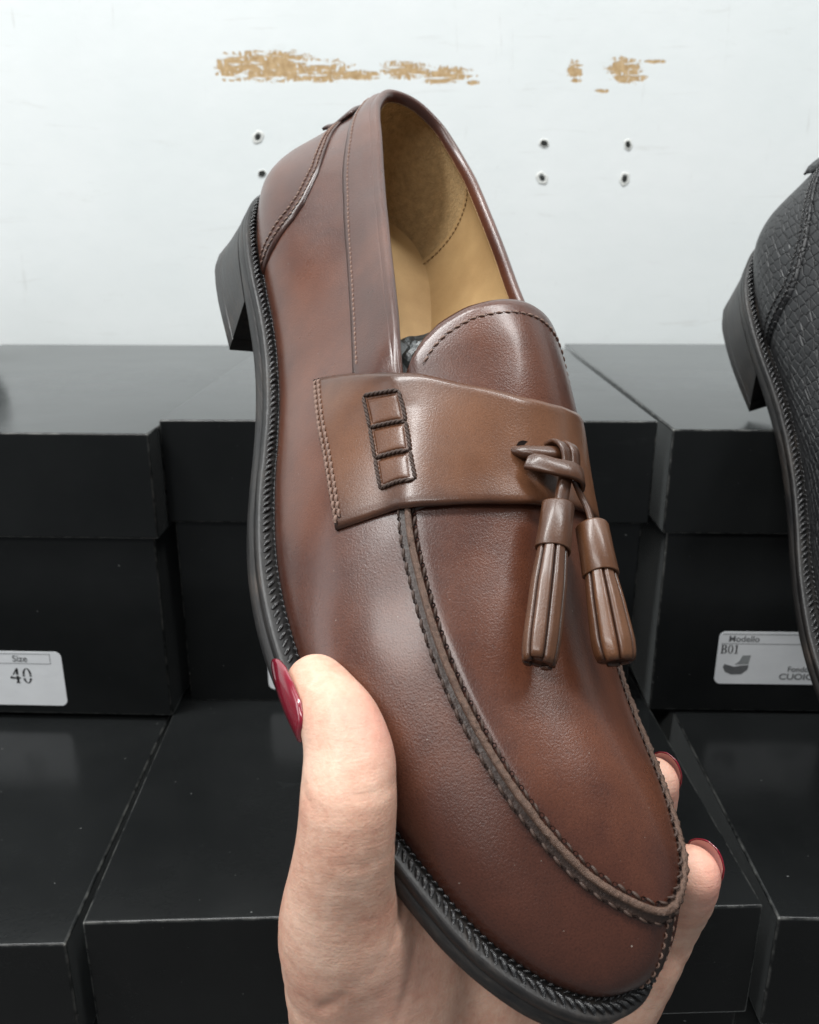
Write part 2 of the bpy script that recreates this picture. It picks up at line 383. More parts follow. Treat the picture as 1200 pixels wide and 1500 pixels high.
def text_mesh(s, size, mat, parent, x, z, bold=0.0, y=-.00035, sx=1.0):
    c = bpy.data.curves.new('lettering', 'FONT'); c.body = s; c.size = size; c.extrude = .00003; c.offset = bold; c.space_character = 1.0
    o = bpy.data.objects.new('lettering', c); col.objects.link(o)
    me = bpy.data.meshes.new_from_object(o.evaluated_get(bpy.context.evaluated_depsgraph_get()))
    bpy.data.objects.remove(o); me.materials.clear(); me.materials.append(mat)
    for v in me.vertices: v.co = Vector((x+v.co.x*sx, y-v.co.z, z+v.co.y))
    o = bpy.data.objects.new('lettering', me); col.objects.link(o); o.parent = parent; return o

def rounded_rect(x0, x1, z0, z1, r, y, n=6):
    P = []
    for cx, cz, a0 in ((x1-r, z1-r, 0), (x0+r, z1-r, 90), (x0+r, z0+r, 180), (x1-r, z0+r, 270)):
        for k in range(n+1):
            a = math.radians(a0+90*k/n); P.append((cx+r*math.cos(a), y, cz+r*math.sin(a)))
    return P
def sticker(t, x0, x1, z0, z1, y=.0022):
    P = rounded_rect(x0, x1, z0, z1, .0028, y-.00022); Q = [(a, y-.00002, c) for a, _, c in P]; n = len(P)
    return fix_normals(mesh_obj('label_sticker', P+Q, [tuple(range(n)), tuple(range(n, 2*n))[::-1]]+[(i, (i+1) % n, n+(i+1) % n, n+i) for i in range(n)], M['label'], t, False))
def rule(s, x0, x1, z0, z1, y, mat=None, name='printed_line'):
    return mesh_obj(name, *box_mesh(x0, x1, y-.00006, y, z0, z1), mat or M['ink_soft'], s, False)
def rules(s, rs, y):
    return mesh_obj('printed_line', *join([box_mesh(a, b_, y-.00006, y, c, d) for a, b_, c, d in rs]), M['ink_soft'], s, False)
def glyph(s, polys, x, z, h, y, name='lettering', mat=None):
    parts = []
    for p in polys:
        n = len(p); V = [(x+a*h, y-.00006, z+c*h) for a, c in p]+[(x+a*h, y, z+c*h) for a, c in p]
        parts.append((V, [tuple(range(n)), tuple(range(n, 2*n))[::-1]]+[(i, (i+1) % n, n+(i+1) % n, n+i) for i in range(n)]))
    return fix_normals(mesh_obj(name, *join(parts), mat or M['ink'], s, False))
def ring_poly(cx, cz, rx, rz, tx, tz, a0=0, a1=360, n=18):
    A = [math.radians(a0+(a1-a0)*k/n) for k in range(n+1)]; out = []
    for a, b_ in zip(A[:-1], A[1:]):
        out.append([(cx+rx*math.cos(a), cz+rz*math.sin(a)), (cx+rx*math.cos(b_), cz+rz*math.sin(b_)), (cx+(rx-tx)*math.cos(b_), cz+(rz-tz)*math.sin(b_)), (cx+(rx-tx)*math.cos(a), cz+(rz-tz)*math.sin(a))])
    return out

Z1 = .129
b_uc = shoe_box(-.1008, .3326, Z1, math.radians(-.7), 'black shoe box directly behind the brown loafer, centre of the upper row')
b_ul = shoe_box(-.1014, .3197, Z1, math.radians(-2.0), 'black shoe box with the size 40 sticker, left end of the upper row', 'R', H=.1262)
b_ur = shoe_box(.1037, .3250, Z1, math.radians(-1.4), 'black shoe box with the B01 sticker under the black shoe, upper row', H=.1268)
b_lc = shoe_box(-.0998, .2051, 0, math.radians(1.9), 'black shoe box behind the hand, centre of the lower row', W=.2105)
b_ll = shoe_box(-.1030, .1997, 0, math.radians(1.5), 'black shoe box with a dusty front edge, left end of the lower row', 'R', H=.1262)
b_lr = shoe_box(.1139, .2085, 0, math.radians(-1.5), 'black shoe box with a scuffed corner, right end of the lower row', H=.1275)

# size sticker on the left box (box space: origin at the right front corner)
inv = b_ul.matrix_world.inverted()
def bl(t, x, z): p = t.matrix_world.inverted() @ Vector((x, .33, z)); return p.x, p.z
s = sticker(b_ul, -.088, -.0478, .0042, .0302)
x1, z1 = -.0478, .0302; yy = .0022-.00022
rules(s, [(-.088, x1-.0049, z1-.0058, z1-.0056), (-.088, x1-.0049, z1-.0012, z1-.0010), (x1-.0051, x1-.0049, z1-.0058, z1-.0010)], yy)
text_mesh('Size', .0042, M['ink_soft'], s, x1-.0215, z1-.0048, .00004, y=yy-.00004)
four = [[(.0, .28), (.60, .28), (.60, .38), (.0, .38)], [(.30, 0), (.55, 0), (.55, .05), (.30, .05)], [(.36, .0), (.50, .0), (.50, .46), (.36, .46)], [(.36, .54), (.50, .54), (.50, .96), (.40, .96), (.36, .90)],
        [(.0, .38), (.10, .46), (.17, .46), (.09, .38)], [(.15, .54), (.24, .54), (.46, .96), (.40, .96)]]
zero = [[q for q in p] for p in ring_poly(1.0, .48, .27, .49, .13, .05, 12, 168, 12)+ring_poly(1.0, .48, .27, .49, .13, .05, 200, 340, 12)]+[[(.735, .44), (.87, .44), (.87, .53), (.735, .53)], [(1.13, .44), (1.265, .44), (1.265, .53), (1.13, .53)]]
glyph(s, four, x1-.0235, z1-.0152, .0075, yy); glyph(s, zero, x1-.0235, z1-.0152, .0075, yy)

# model sticker on the right box
s = sticker(b_ur, .0290, .0790, .0135, .0385); x0, z1 = .0290, .0385
rules(s, [(x0+.0012, x0+.048, z1-.0058, z1-.0056), (x0+.0012, x0+.048, z1-.0013, z1-.0011)], yy)
text_mesh('Modello', .0040, M['ink_soft'], s, x0+.0040, z1-.0047, .00004, y=yy-.00004)
def serif(s, x, z, h, y):
    B = [[(.02, 0), (.3, 0), (.3, .05), (.02, .05)], [(.02, .95), (.3, .95), (.3, 1), (.02, 1)], [(.09, 0), (.24, 0), (.24, 1), (.09, 1)]]+ring_poly(.30, .75, .29, .25, .15, .05, -90, 90, 10)+ring_poly(.32, .26, .33, .26, .16, .05, -90, 90, 10)+[[(.2, .49), (.34, .49), (.34, .54), (.2, .54)], [(.24, .95), (.32, .95), (.32, 1), (.24, 1)], [(.24, 0), (.33, 0), (.33, .05), (.24, .05)]]
    O = ring_poly(1.0, .5, .26, .5, .12, .05, 0, 360, 24)
    I = [[(1.42, 0), (1.78, 0), (1.78, .05), (1.42, .05)], [(1.53, 0), (1.67, 0), (1.67, 1), (1.60, 1), (1.53, .93)], [(1.40, .82), (1.53, .86), (1.58, .97), (1.40, .87)]]
    for g in (B, O, I): glyph(s, g, x, z, h, y)
serif(s, x0+.0012, z1-.0104, .0042, yy)
text_mesh('A.', .0042, M['ink'], s, x0+.0372, z1-.0088, .0001, y=yy-.00004)
text_mesh('Fondo', .0036, M['ink_soft'], s, x0+.0308, z1-.0188, .00003, y=yy-.00004)
text_mesh('CUOIO', .0040, M['ink_soft'], s, x0+.0276, z1-.0226, .00006, y=yy-.00004, sx=1.15)
shoe_pic = [[(0, .32), (.10, .12), (.35, .0), (.75, .02), (.97, .22), (1.0, .42), (.70, .40), (.45, .34), (.25, .40), (.05, .46)]]
glyph(s, shoe_pic, x0+.0030, z1-.0205, .0110, yy, 'printed_shoe', M['ink_soft'])
glyph(s, [[(.45, .44), (.98, .46), (1.04, .86), (.72, .84), (.62, .60)]], x0+.0030, z1-.0205, .0110, yy, 'printed_shoe', plain('pale_grey_ink', (.27, .285, .29), .5))
# sticker of the middle box, almost hidden by the thumb
s = sticker(b_uc, .0378, .0890, .0062, .0312)
rules(s, [(.0408, .0875, .0254, .0256)], yy)

# ------------------------------------------------------------------ measured outlines of the loafer (mm)
FEATHER_LOOP = [(0.4, 7.2, 37.5), (0.9, -2.6, 37.6), (3.5, -12.1, 37.7), (8.8, -20.3, 37.5), (16.7, -25.9, 36.7), (26.1, -28.6, 35.2), (35.7, -30.0, 33.6), (45.4, -30.7, 32.1), (55.2, -30.9, 30.6), (65.0, -30.7, 28.9), (74.7, -30.4, 27.2), (84.4, -30.4, 25.2), (94.0, -30.8, 23.1), (103.6, -31.5, 20.9), (113.2, -32.9, 18.9), (122.8, -34.7, 17.3), (132.4, -36.6, 15.9), (142.1, -38.2, 14.8), (151.9, -39.6, 14.0), (161.8, -40.5, 13.4), (171.6, -40.7, 13.0), (181.5, -40.3, 12.9), (191.4, -39.2, 12.9), (201.1, -37.5, 13.2), (210.7, -35.1, 13.7), (220.1, -31.9, 14.4), (229.2, -28.1, 15.1), (238.2, -24.0, 15.8), (247.0, -19.4, 16.4), (255.0, -13.7, 17.4), (261.8, -6.7, 18.8), (266.3, 1.4, 20.0), (267.0, 10.0, 20.5), (264.9, 18.1, 20.2), (259.1, 24.5, 19.0), (251.2, 29.2, 17.4), (242.6, 32.6, 16.1), (233.6, 35.1, 15.1), (224.4, 36.7, 14.2), (215.0, 37.4, 13.6), (205.6, 37.4, 13.2), (196.2, 36.9, 13.1), (186.7, 36.2, 13.1), (177.3, 35.3, 13.3), (168.0, 34.1, 13.6), (158.7, 32.5, 14.1), (149.5, 30.6, 14.7), (140.3, 28.6, 15.5), (131.1, 26.6, 16.6), (121.9, 25.0, 17.9), (112.6, 24.0, 19.5), (103.4, 23.7, 21.5), (94.2, 24.2, 23.6), (85.1, 25.5, 25.8), (76.1, 27.3, 27.9), (67.1, 29.6, 29.7), (58.0, 31.8, 31.3), (48.9, 33.8, 32.8), (39.6, 35.3, 34.1), (30.3, 36.1, 35.2), (20.9, 35.3, 36.0), (12.2, 31.7, 36.6), (5.5, 25.2, 37.0), (1.7, 16.7, 37.2)]
WELT_LOOP = [(-4.4, 8.8, 36.2), (-3.8, -1.1, 36.2), (-1.1, -11.0, 36.2), (4.0, -19.9, 36.0), (11.3, -27.0, 35.7), (20.6, -31.7, 35.1), (30.6, -34.3, 34.0), (40.9, -35.4, 32.8), (51.2, -35.7, 31.4), (61.5, -35.4, 29.9), (71.7, -34.8, 28.1), (81.9, -34.5, 26.0), (92.1, -34.7, 23.6), (102.2, -35.5, 21.3), (112.3, -36.9, 19.1), (122.4, -38.9, 17.4), (132.4, -41.1, 15.8), (142.6, -43.0, 14.6), (152.9, -44.5, 13.7), (163.2, -45.4, 13.1), (173.6, -45.5, 12.6), (184.0, -44.9, 12.5), (194.3, -43.6, 12.5), (204.5, -41.6, 12.8), (214.5, -38.8, 13.4), (224.2, -35.2, 14.1), (233.6, -31.1, 15.0), (242.9, -26.7, 15.8), (251.8, -21.7, 16.5), (259.7, -15.4, 17.7), (266.3, -7.9, 19.0), (270.6, 0.7, 19.9), (270.8, 9.8, 20.1), (268.0, 18.2, 19.6), (261.3, 25.0, 18.4), (252.9, 30.2, 16.8), (243.8, 34.2, 15.5), (234.4, 37.1, 14.4), (224.8, 39.2, 13.5), (215.0, 40.5, 12.9), (205.2, 41.0, 12.5), (195.4, 41.0, 12.4), (185.6, 40.5, 12.4), (175.9, 39.6, 12.6), (166.2, 38.3, 13.0), (156.6, 36.6, 13.5), (147.1, 34.7, 14.2), (137.6, 32.7, 15.1), (128.1, 30.8, 16.3), (118.5, 29.3, 17.8), (109.0, 28.5, 19.5), (99.5, 28.6, 21.6), (90.0, 29.6, 23.9), (80.7, 31.3, 26.1), (71.4, 33.5, 28.1), (62.1, 36.0, 29.8), (52.7, 38.2, 31.4), (43.2, 40.0, 32.8), (33.6, 41.3, 33.9), (23.9, 41.5, 34.9), (14.3, 39.6, 35.5), (6.0, 34.7, 35.9), (-0.1, 27.4, 36.1), (-3.4, 18.5, 36.2)]
SOLE_LOOP = [(-4.4, 7.9, 28.9), (-3.7, -2.0, 28.9), (-1.0, -11.7, 28.9), (4.2, -20.5, 28.7), (11.6, -27.6, 28.4), (20.9, -32.1, 27.9), (30.9, -34.5, 27.0), (41.2, -35.6, 26.0), (51.5, -35.9, 24.6), (61.7, -35.9, 23.0), (71.9, -35.6, 21.1), (82.1, -35.4, 19.0), (92.2, -35.6, 16.6), (102.3, -36.4, 14.2), (112.4, -37.8, 12.1), (122.4, -39.7, 10.4), (132.5, -41.8, 8.9), (142.6, -43.7, 7.7), (152.9, -45.2, 6.8), (163.2, -46.0, 6.1), (173.6, -46.1, 5.8), (183.9, -45.4, 5.8), (194.1, -43.8, 6.1), (204.2, -41.5, 6.5), (214.2, -38.8, 7.0), (224.0, -35.6, 7.6), (233.5, -31.7, 8.4), (242.7, -27.4, 9.2), (251.6, -22.4, 9.9), (259.6, -16.3, 11.0), (266.4, -9.1, 12.2), (270.8, -0.6, 13.0), (271.0, 8.6, 13.2), (268.2, 17.1, 12.8), (261.5, 24.0, 11.5), (253.0, 29.1, 10.0), (243.9, 33.2, 8.6), (234.5, 36.1, 7.6), (224.8, 38.3, 6.7), (215.1, 39.5, 6.1), (205.3, 40.1, 5.7), (195.5, 40.1, 5.5), (185.7, 39.6, 5.6), (175.9, 38.7, 5.7), (166.3, 37.3, 6.1), (156.7, 35.7, 6.6), (147.1, 33.8, 7.2), (137.6, 31.8, 8.1), (128.1, 29.9, 9.3), (118.6, 28.4, 10.7), (109.0, 27.6, 12.4), (99.5, 27.7, 14.6), (90.0, 28.7, 16.8), (80.7, 30.4, 19.0), (71.4, 32.6, 20.9), (62.1, 35.1, 22.7), (52.7, 37.3, 24.2), (43.2, 39.1, 25.6), (33.6, 40.4, 26.7), (23.9, 40.6, 27.6), (14.3, 38.7, 28.3), (6.0, 33.8, 28.6), (-0.1, 26.5, 28.8), (-3.4, 17.6, 28.9)]
TOP_LOOP = [(2.6, 9.3, 82.6), (5.2, 3.2, 81.9), (15.1, -2.4, 80.6), (23.4, -4.8, 79.5), (32.0, -6.1, 78.0), (40.5, -7.4, 76.3), (49.0, -8.7, 74.5), (57.5, -10.0, 72.9), (66.0, -11.4, 71.5), (74.6, -12.7, 70.2), (83.1, -14.1, 69.0), (91.7, -15.6, 68.0), (100.3, -17.1, 67.1), (108.8, -18.5, 66.0), (117.4, -19.9, 64.9), (125.9, -21.2, 63.5), (134.3, -21.6, 61.2), (142.5, -21.1, 58.2), (150.6, -21.6, 55.1), (158.6, -22.7, 51.7), (166.7, -23.9, 48.5), (175.1, -24.5, 46.1), (183.6, -24.3, 44.2), (192.1, -23.7, 42.4), (200.6, -22.6, 40.7), (209.1, -20.8, 39.1), (217.4, -18.4, 37.9), (225.6, -15.6, 37.1), (233.6, -12.2, 36.5), (241.0, -7.7, 35.7), (247.8, -2.4, 35.2), (253.3, 4.0, 35.4), (257.5, 12.0, 36.2), (255.0, 19.2, 36.0), (248.9, 24.5, 36.2), (240.6, 27.3, 36.5), (231.8, 28.9, 36.8), (223.0, 29.5, 37.1), (214.1, 29.6, 38.0), (205.3, 29.6, 39.5), (196.7, 29.9, 41.9), (188.3, 30.4, 44.8), (179.9, 31.0, 47.7), (171.6, 31.7, 50.8), (163.2, 32.2, 53.9), (154.8, 32.4, 56.8), (146.4, 32.6, 59.9), (137.8, 32.8, 62.0), (129.0, 33.1, 63.2), (120.1, 33.5, 64.5), (111.2, 33.6, 64.8), (102.3, 33.6, 65.3), (93.4, 33.4, 65.9), (84.6, 33.3, 67.0), (75.8, 33.4, 68.4), (67.0, 33.6, 69.8), (58.2, 33.4, 71.3), (49.4, 33.0, 72.8), (40.7, 32.4, 74.4), (31.9, 31.8, 75.8), (23.2, 30.6, 76.9), (14.8, 28.4, 78.4), (7.5, 24.2, 80.4), (3.2, 16.5, 82.3)]
HEEL_SIDE = [(-3.0, -7.6, 11.6), (0.3, -17.4, 11.2), (5.9, -26.1, 10.8), (13.7, -32.9, 10.4), (23.5, -35.9, 9.8), (33.8, -36.8, 9.4), (44.1, -37.2, 9.2), (54.5, -37.1, 9.1), (64.3, -35.5, 6.6)]
SHOE_AXES = [[0.28036, 0.83687, 0.47017], [-0.74782, -0.11666, 0.65357], [0.6018, -0.53483, 0.59312]]
SHOE_ORIGIN = [-50.04, 92.08, -334.8]
# --- shoe shape: numpy description of the last, in millimetres (x heel to toe, y towards the inner side, z up)
def crom(P, u):
    """periodic Catmull-Rom through the loop P, u in 0..1 (array)"""
    P = np.asarray(P, float); n = len(P); s = (np.asarray(u, float) % 1.0) * n
    i = np.floor(s).astype(int); f = (s - i)[..., None]
    p0, p1, p2, p3 = P[(i-1) % n], P[i % n], P[(i+1) % n], P[(i+2) % n]
    return .5*((2*p1) + (-p0+p2)*f + (2*p0-5*p1+4*p2-p3)*f*f + (-p0+3*p1-3*p2+p3)*f**3)

def smooth(a, b, x):
    t = np.clip((np.asarray(x, float)-a)/(b-a), 0, 1)
    return t*t*(3-2*t)

def plan_normal(P, u):
    d = crom(P, u+.004) - crom(P, u-.004)
    n = np.stack([d[..., 1], -d[..., 0], 0*d[..., 0]], -1)
    n /= np.linalg.norm(n, axis=-1)[..., None]+1e-9
    return n

def rear(u):
    """1 on the collar part of the top edge, 0 along the moccasin seam"""
    h = np.minimum(np.asarray(u, float) % 1.0, 1-(np.asarray(u, float) % 1.0))
    return 1-smooth(.20, .30, h)

def wall(u, v):
    """outer leather from the feather edge (v=0) to the top edge (v=1)"""
    u = np.asarray(u, float); v = np.asarray(v, float)[..., None]
    u, _ = np.broadcast_arrays(u, v[..., 0])
    F0, T0 = crom(FEATHER_LOOP, u), crom(TOP_LOOP, u)
    nf, nt = plan_normal(FEATHER_LOOP, u), plan_normal(TOP_LOOP, u)
    r = rear(u)[..., None]
    h = np.minimum(u, 1-u)[..., None]
    med = (u > .5)[..., None]
    T1 = T0 + nt*1.9*r
    L = np.linalg.norm(T1-F0, axis=-1)[..., None]
    up = np.array([0, 0, 1.])
    heel = 1-smooth(.0, .10, h)
    hb = 1-smooth(.06, .20, h)
    a = .34 + .04*hb; b = .05 + .12*hb + .07*smooth(.40, .5, h)
    P1 = F0 + up*a*L + nf*b*L
    din_r = -up*.95 + nt*(.10+.36*hb)
    din_f = -up*.66 + nt*.5
    din = din_r*r + din_f*(1-r)
    P2 = T1 + din*L*.36
    w = 1-v
    return w**3*F0 + 3*w*w*v*P1 + 3*w*v*v*P2 + v**3*T1

def arch(h, r, lift=1.0):
    """surface that bridges the two top edges: apron in front, tongue behind; h = fraction along (0..0.5)"""
    h = np.asarray(h, float); r = np.asarray(r, float); h, r = np.broadcast_arrays(h, r)
    A, B = crom(TOP_LOOP, h), crom(TOP_LOOP, 1-h)
    half = np.linalg.norm(A-B, axis=-1)/2
    back = 1-smooth(.22, .36, h)
    H = half*(.36+.36*back)*lift
    H = H*(1-.25*smooth(.42, .5, h))
    s = np.sin(np.pi*np.clip(r, 0, 1))**(.80)
    P = A*(1-r)[..., None] + B*r[..., None]
    P = P + np.array([0, 0, 1.])*(H*s)[..., None]
    return P

def skin(h, w):
    """whole upper at station h: w 0..1 outer-side wall, 1..2 arch, 2..3 inner-side wall"""
    h = np.asarray(h, float); w = np.asarray(w, float); h, w = np.broadcast_arrays(h, w)
    a = wall(h, np.clip(w, 0, 1)); b = arch(h, np.clip(w-1, 0, 1)); c = wall(1-h, np.clip(3-w, 0, 1))
    return np.where((w < 1)[..., None], a, np.where((w <= 2)[..., None], b, c))

def skin_n(h, w, e=.004):
    du = skin(np.clip(h+e, 0, .5), w)-skin(np.clip(h-e, 0, .5), w); dw = skin(h, w+3*e)-skin(h, w-3*e)
    n = np.cross(du, dw); n /= np.linalg.norm(n, axis=-1)[..., None]+1e-9
    return n
# --- end of shoe shape

# ------------------------------------------------------------------ the loafer
MM = .001
def patch(name, H, W_, lift, thick, mat, parent, tone=None, relax=0, edge=.45, f=None):
    """leather piece lying on the skin; H, W_ are grids of skin coordinates"""
    P = skin(H, W_) if f is None else f(H, W_)
    for _ in range(relax):
        Q = P.copy(); Q[1:-1] = (P[:-2]+2*P[1:-1]+P[2:])/4; P = Q
    N = np.cross(np.gradient(P, axis=0), np.gradient(P, axis=1)); N /= np.linalg.norm(N, axis=-1)[..., None]+1e-12
    c = P-np.array([0, 6., 20.]); c[..., 0] *= 0
    if (N*c).sum() < 0: N = -N
    lf = lift if np.ndim(lift) else np.full(H.shape, float(lift))
    top = P+N*lf[..., None]
    slab(name, top, N, thick, mat, parent, tone, MM, edge) if False else None
    return slab(name, top, N, thick, mat, parent, tone, MM, edge), top, N

def edge_tone(n, m, k=.18, base=.62, amp=.42):
    """burnished rim: the dye is rubbed darker along the cut edges of each piece"""
    a = np.linspace(0, 1, n)[:, None]; b = np.linspace(0, 1, m)[None]
    d = np.minimum(np.minimum(a, 1-a)*n/m*1.0, np.minimum(b, 1-b)); return base-amp*np.exp(-np.maximum(d, 0)/k*2.2)

def wall_n(u, v, e=.003):
    du = wall(u+e, v)-wall(u-e, v); dv = wall(u, np.clip(v+e, 0, 1))-wall(u, np.clip(v-e, 0, 1))
    n = np.cross(du, dv); n /= np.linalg.norm(n, axis=-1)[..., None]+1e-9
    if (n*plan_normal(FEATHER_LOOP, u)).sum() < 0: n = -n
    return n

def cyc(u): return np.asarray(u) % 1.0

def make_shoe(root, mt, fancy=True):
    Lm, Sm, Tm = mt['leather'], mt['strap'], mt['tassel']
    # --- sole: welt top, edge and bottom
    nU = 360; u = np.linspace(0, 1, nU, endpoint=False)
    Fp, Wp, Sp = crom(FEATHER_LOOP, u), crom(WELT_LOOP, u), crom(SOLE_LOOP, u)
    nw = plan_normal(WELT_LOOP, u)
    wid = np.linalg.norm((Wp-Fp)[:, :2], axis=1); 
    ctr = Fp-nw*6+np.array([0, 0, -1.2])
    rings = [ctr, Fp+np.array([0, 0, -.6])-nw*.3, Fp*.5+Wp*.5+np.array([0, 0, -.1]), Wp-nw*.8, Wp-nw*.25+np.array([0, 0, -.12]), Wp+np.array([0, 0, -.7]),
             Wp+(Sp-Wp)*.30-nw*.0, Wp+(Sp-Wp)*.34-nw*.45, Wp+(Sp-Wp)*.38, Sp+nw*.1+np.array([0, 0, 1.2]), Sp-nw*.7+np.array([0, 0, .1]), Sp-nw*2.2-np.array([0, 0, .25])]
    V = np.concatenate(rings); nr = len(rings)
    V2 = V.reshape(nr, nU, 3)
    Fc = grid_faces(nr, nU, 0, False, True)
    base = len(V)
    # bottom as strips across
    half = nU//2
    bot = rings[-1]; 
    for i in range(half):
        a, b_ = i, i+1; c, d = (nU-i-1) % nU, (nU-i) % nU
        if i == 0: Fc.append(((nr-1)*nU+0, (nr-1)*nU+1, (nr-1)*nU+nU-1)); continue
        if b_ == c or i >= half-1: Fc.append(((nr-1)*nU+a, (nr-1)*nU+b_, (nr-1)*nU+d)); continue
        Fc.append(((nr-1)*nU+a, (nr-1)*nU+b_, (nr-1)*nU+c, (nr-1)*nU+d))
    o = fix_normals(mesh_obj('outsole', V*MM, Fc, M['sole'], root))
    # --- heel block
    hs = np.array(HEEL_SIDE); uu = np.linspace(0, .5, 400); s = crom(SOLE_LOOP, uu); k = s[:, 0].argmin(); 
    lat = s[(uu > 0) & (s[:, 0] < 61)]; n = 24
    tl = resample(lat, n=n); tm = resample(crom(SOLE_LOOP, 1-uu)[(s[:, 0] < 200)][[i for i in range(400) if crom(SOLE_LOOP, np.array([1-uu[i]]))[0, 0] < 61]], n=n)
    bl_ = resample(hs, n=n); bm_ = bl_.copy(); bm_[:, 1] = 5.2-bm_[:, 1]
    breast = lambda A, B, dx: [A*(1-q)+B*q-np.array([dx*4*q*(1-q), 0, 0]) for q in np.linspace(0, 1, 9)[1:-1]]
    top = np.vstack([tm[::-1], tl[1:], breast(tl[-1], tm[-1], 5)]); bot = np.vstack([bm_[::-1], bl_[1:], breast(bl_[-1], bm_[-1], 5)])
    c0 = top.mean(0); m_ = len(top)
    ctr2 = bot.mean(0)
    def inset(P, d): q = P-P.mean(0); L = np.linalg.norm(q, axis=1)[:, None]; return P-q/L*d
    rg = [top+[0, 0, .3], top*.75+bot*.25, top*.5+bot*.5, top*.27+bot*.73, inset(top*.25+bot*.75, .35), top*.23+bot*.77, top*.04+bot*.96, inset(bot, .5)]
    V = np.vstack(rg+[inset(top, 6)[:0]]); Fh = grid_faces(len(rg), m_, 0, False, True)+[tuple(range((len(rg)-1)*m_, len(rg)*m_)), tuple(range(m_))[::-1]]
    o = fix_normals(mesh_obj('heel', V*MM, Fh, M['sole'], root)); o.data.set_sharp_from_angle(angle=math.radians(35))
    # --- welt stitching, a twisted black rope of stitches lying on the welt, and a finer row against the upper
    us = np.linspace(0, 1, 3000); A = crom(FEATHER_LOOP, us); B = crom(WELT_LOOP, us)
    up = np.tile([0, 0, 1.], (3000, 1))
    P = A*.52+B*.48+[0, 0, .15]
    v1 = stitch_mesh(P, up, 2.1, 1.95, .52, .44, .30, .35)
    P2 = A*.93+B*.07+[0, 0, .15]; v2 = stitch_mesh(P2, up, 1.7, 1.2, .30, -.2, .15, .3)
    mesh_obj('welt_stitching', *(lambda q: (q[0]*MM, q[1]))(join([v1, v2])), M['black_thread'], root)
    # --- upper: outer wall with rolled collar
    nU = 400; u = np.linspace(0, 1, nU, endpoint=False); vv = np.linspace(0, 1, 26)
    Wl = wall(u[:, None], vv[None])
    r = rear(u)[:, None]; nt_ = plan_normal(TOP_LOOP, u)
    T0 = crom(TOP_LOOP, u)
    roll = []
    for a, dz in ((1.35, .75), (.5, 1.0), (-.35, .75), (-1.0, -.1), (-1.2, -1.4), (-1.3, -2.6)):
        roll.append(T0+nt_*(a*r+(1-r)*(-.25))+np.array([0, 0, 1.])*(dz*r-(1-r)*1.2))
    Rl = np.stack(roll, 1); G_ = np.concatenate([Wl, Rl], 1)
    tone = np.full(G_.shape[:2], .58)
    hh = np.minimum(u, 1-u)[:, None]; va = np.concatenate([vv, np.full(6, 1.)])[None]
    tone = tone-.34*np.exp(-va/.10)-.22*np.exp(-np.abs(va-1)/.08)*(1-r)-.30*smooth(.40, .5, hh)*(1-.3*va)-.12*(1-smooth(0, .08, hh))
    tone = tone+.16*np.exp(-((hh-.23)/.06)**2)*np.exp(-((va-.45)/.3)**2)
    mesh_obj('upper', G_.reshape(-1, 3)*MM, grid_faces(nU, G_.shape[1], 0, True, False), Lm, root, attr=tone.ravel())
    # --- lining: quarter lining, suede heel grip and insole
    def lining(u_, v_):
        P = wall(u_, v_); n = plan_normal(TOP_LOOP, u_)*(v_[..., None])+plan_normal(FEATHER_LOOP, u_)*(1-v_[..., None])
        top_ = smooth(.80, 1.0, v_)[..., None]
        Q = P-n*(3.1)+np.array([0, 0, 1])*(1-v_[..., None])*3
        T_ = crom(TOP_LOOP, u_)-plan_normal(TOP_LOOP, u_)*1.35-np.array([0, 0, 2.4]); return Q*(1-top_)+T_*top_
    vl = np.linspace(0, 1, 24)
    def seam_u(v): return .074+.004*v
    t_ = np.linspace(-1, 1, 70)
    Us = seam_u(vl[None])*t_[:, None]
    Gp = lining(cyc(Us), np.broadcast_to(vl[None], Us.shape))
    mesh_obj('heel_grip', Gp.reshape(-1, 3)*MM, grid_faces(70, 24), mt['grip'], root)
    t2 = np.linspace(0, 1, 150); e0 = seam_u(vl)[None]
    U2 = e0+(1-2*e0)*t2[:, None]; Gq = lining(cyc(U2), np.broadcast_to(vl[None], U2.shape))
    Gq[..., 2] -= .15
    mesh_obj('quarter_lining', Gq.reshape(-1, 3)*MM, grid_faces(150, 24), mt['lining'], root)
    sv = np.linspace(.02, .98, 60)
    for sgn in (1, -1):
        uu_ = cyc(sgn*(seam_u(sv)+.004)); P = lining(uu_, sv)-plan_normal(TOP_LOOP, uu_)*.25
        N = -plan_normal(TOP_LOOP, uu_)
        vv_, ff = stitch_mesh(P, N, 2.0, 1.5, .22, 0, .08, .2); mesh_obj('lining_stitching', vv_*MM, ff, mt['lining_thread'], root)
    ui = np.linspace(0, .34, 80); tr = np.linspace(0, 1, 14)
    A, B = crom(FEATHER_LOOP, ui), crom(FEATHER_LOOP, cyc(1-ui))
    I = A[:, None]*(1-tr)[None, :, None]+B[:, None]*tr[None, :, None]; I[..., 2] += 3.4+1.4*(2*tr[None]-1)**4; I = I*.93+I.mean(1, keepdims=True)*.07
    mesh_obj('insole', I.reshape(-1, 3)*MM, grid_faces(80, 14), mt['lining'], root)
    # --- apron (plug)
    hA = .5-.5*(1-np.linspace(0, 1, 90))**1.0*.44; hA = np.linspace(.285, .4995, 100); rA = np.linspace(.0, 1, 40)
    Ha, Ra = np.meshgrid(hA, rA, indexing='ij'); Pa = arch(Ha, Ra)
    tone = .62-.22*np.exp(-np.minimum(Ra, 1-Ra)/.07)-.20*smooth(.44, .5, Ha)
    Na = np.cross(np.gradient(Pa, axis=0), np.gradient(Pa, axis=1)); Na /= np.linalg.norm(Na, axis=-1)[..., None]+1e-9
    if Na[..., 2].mean() < 0: Na = -Na
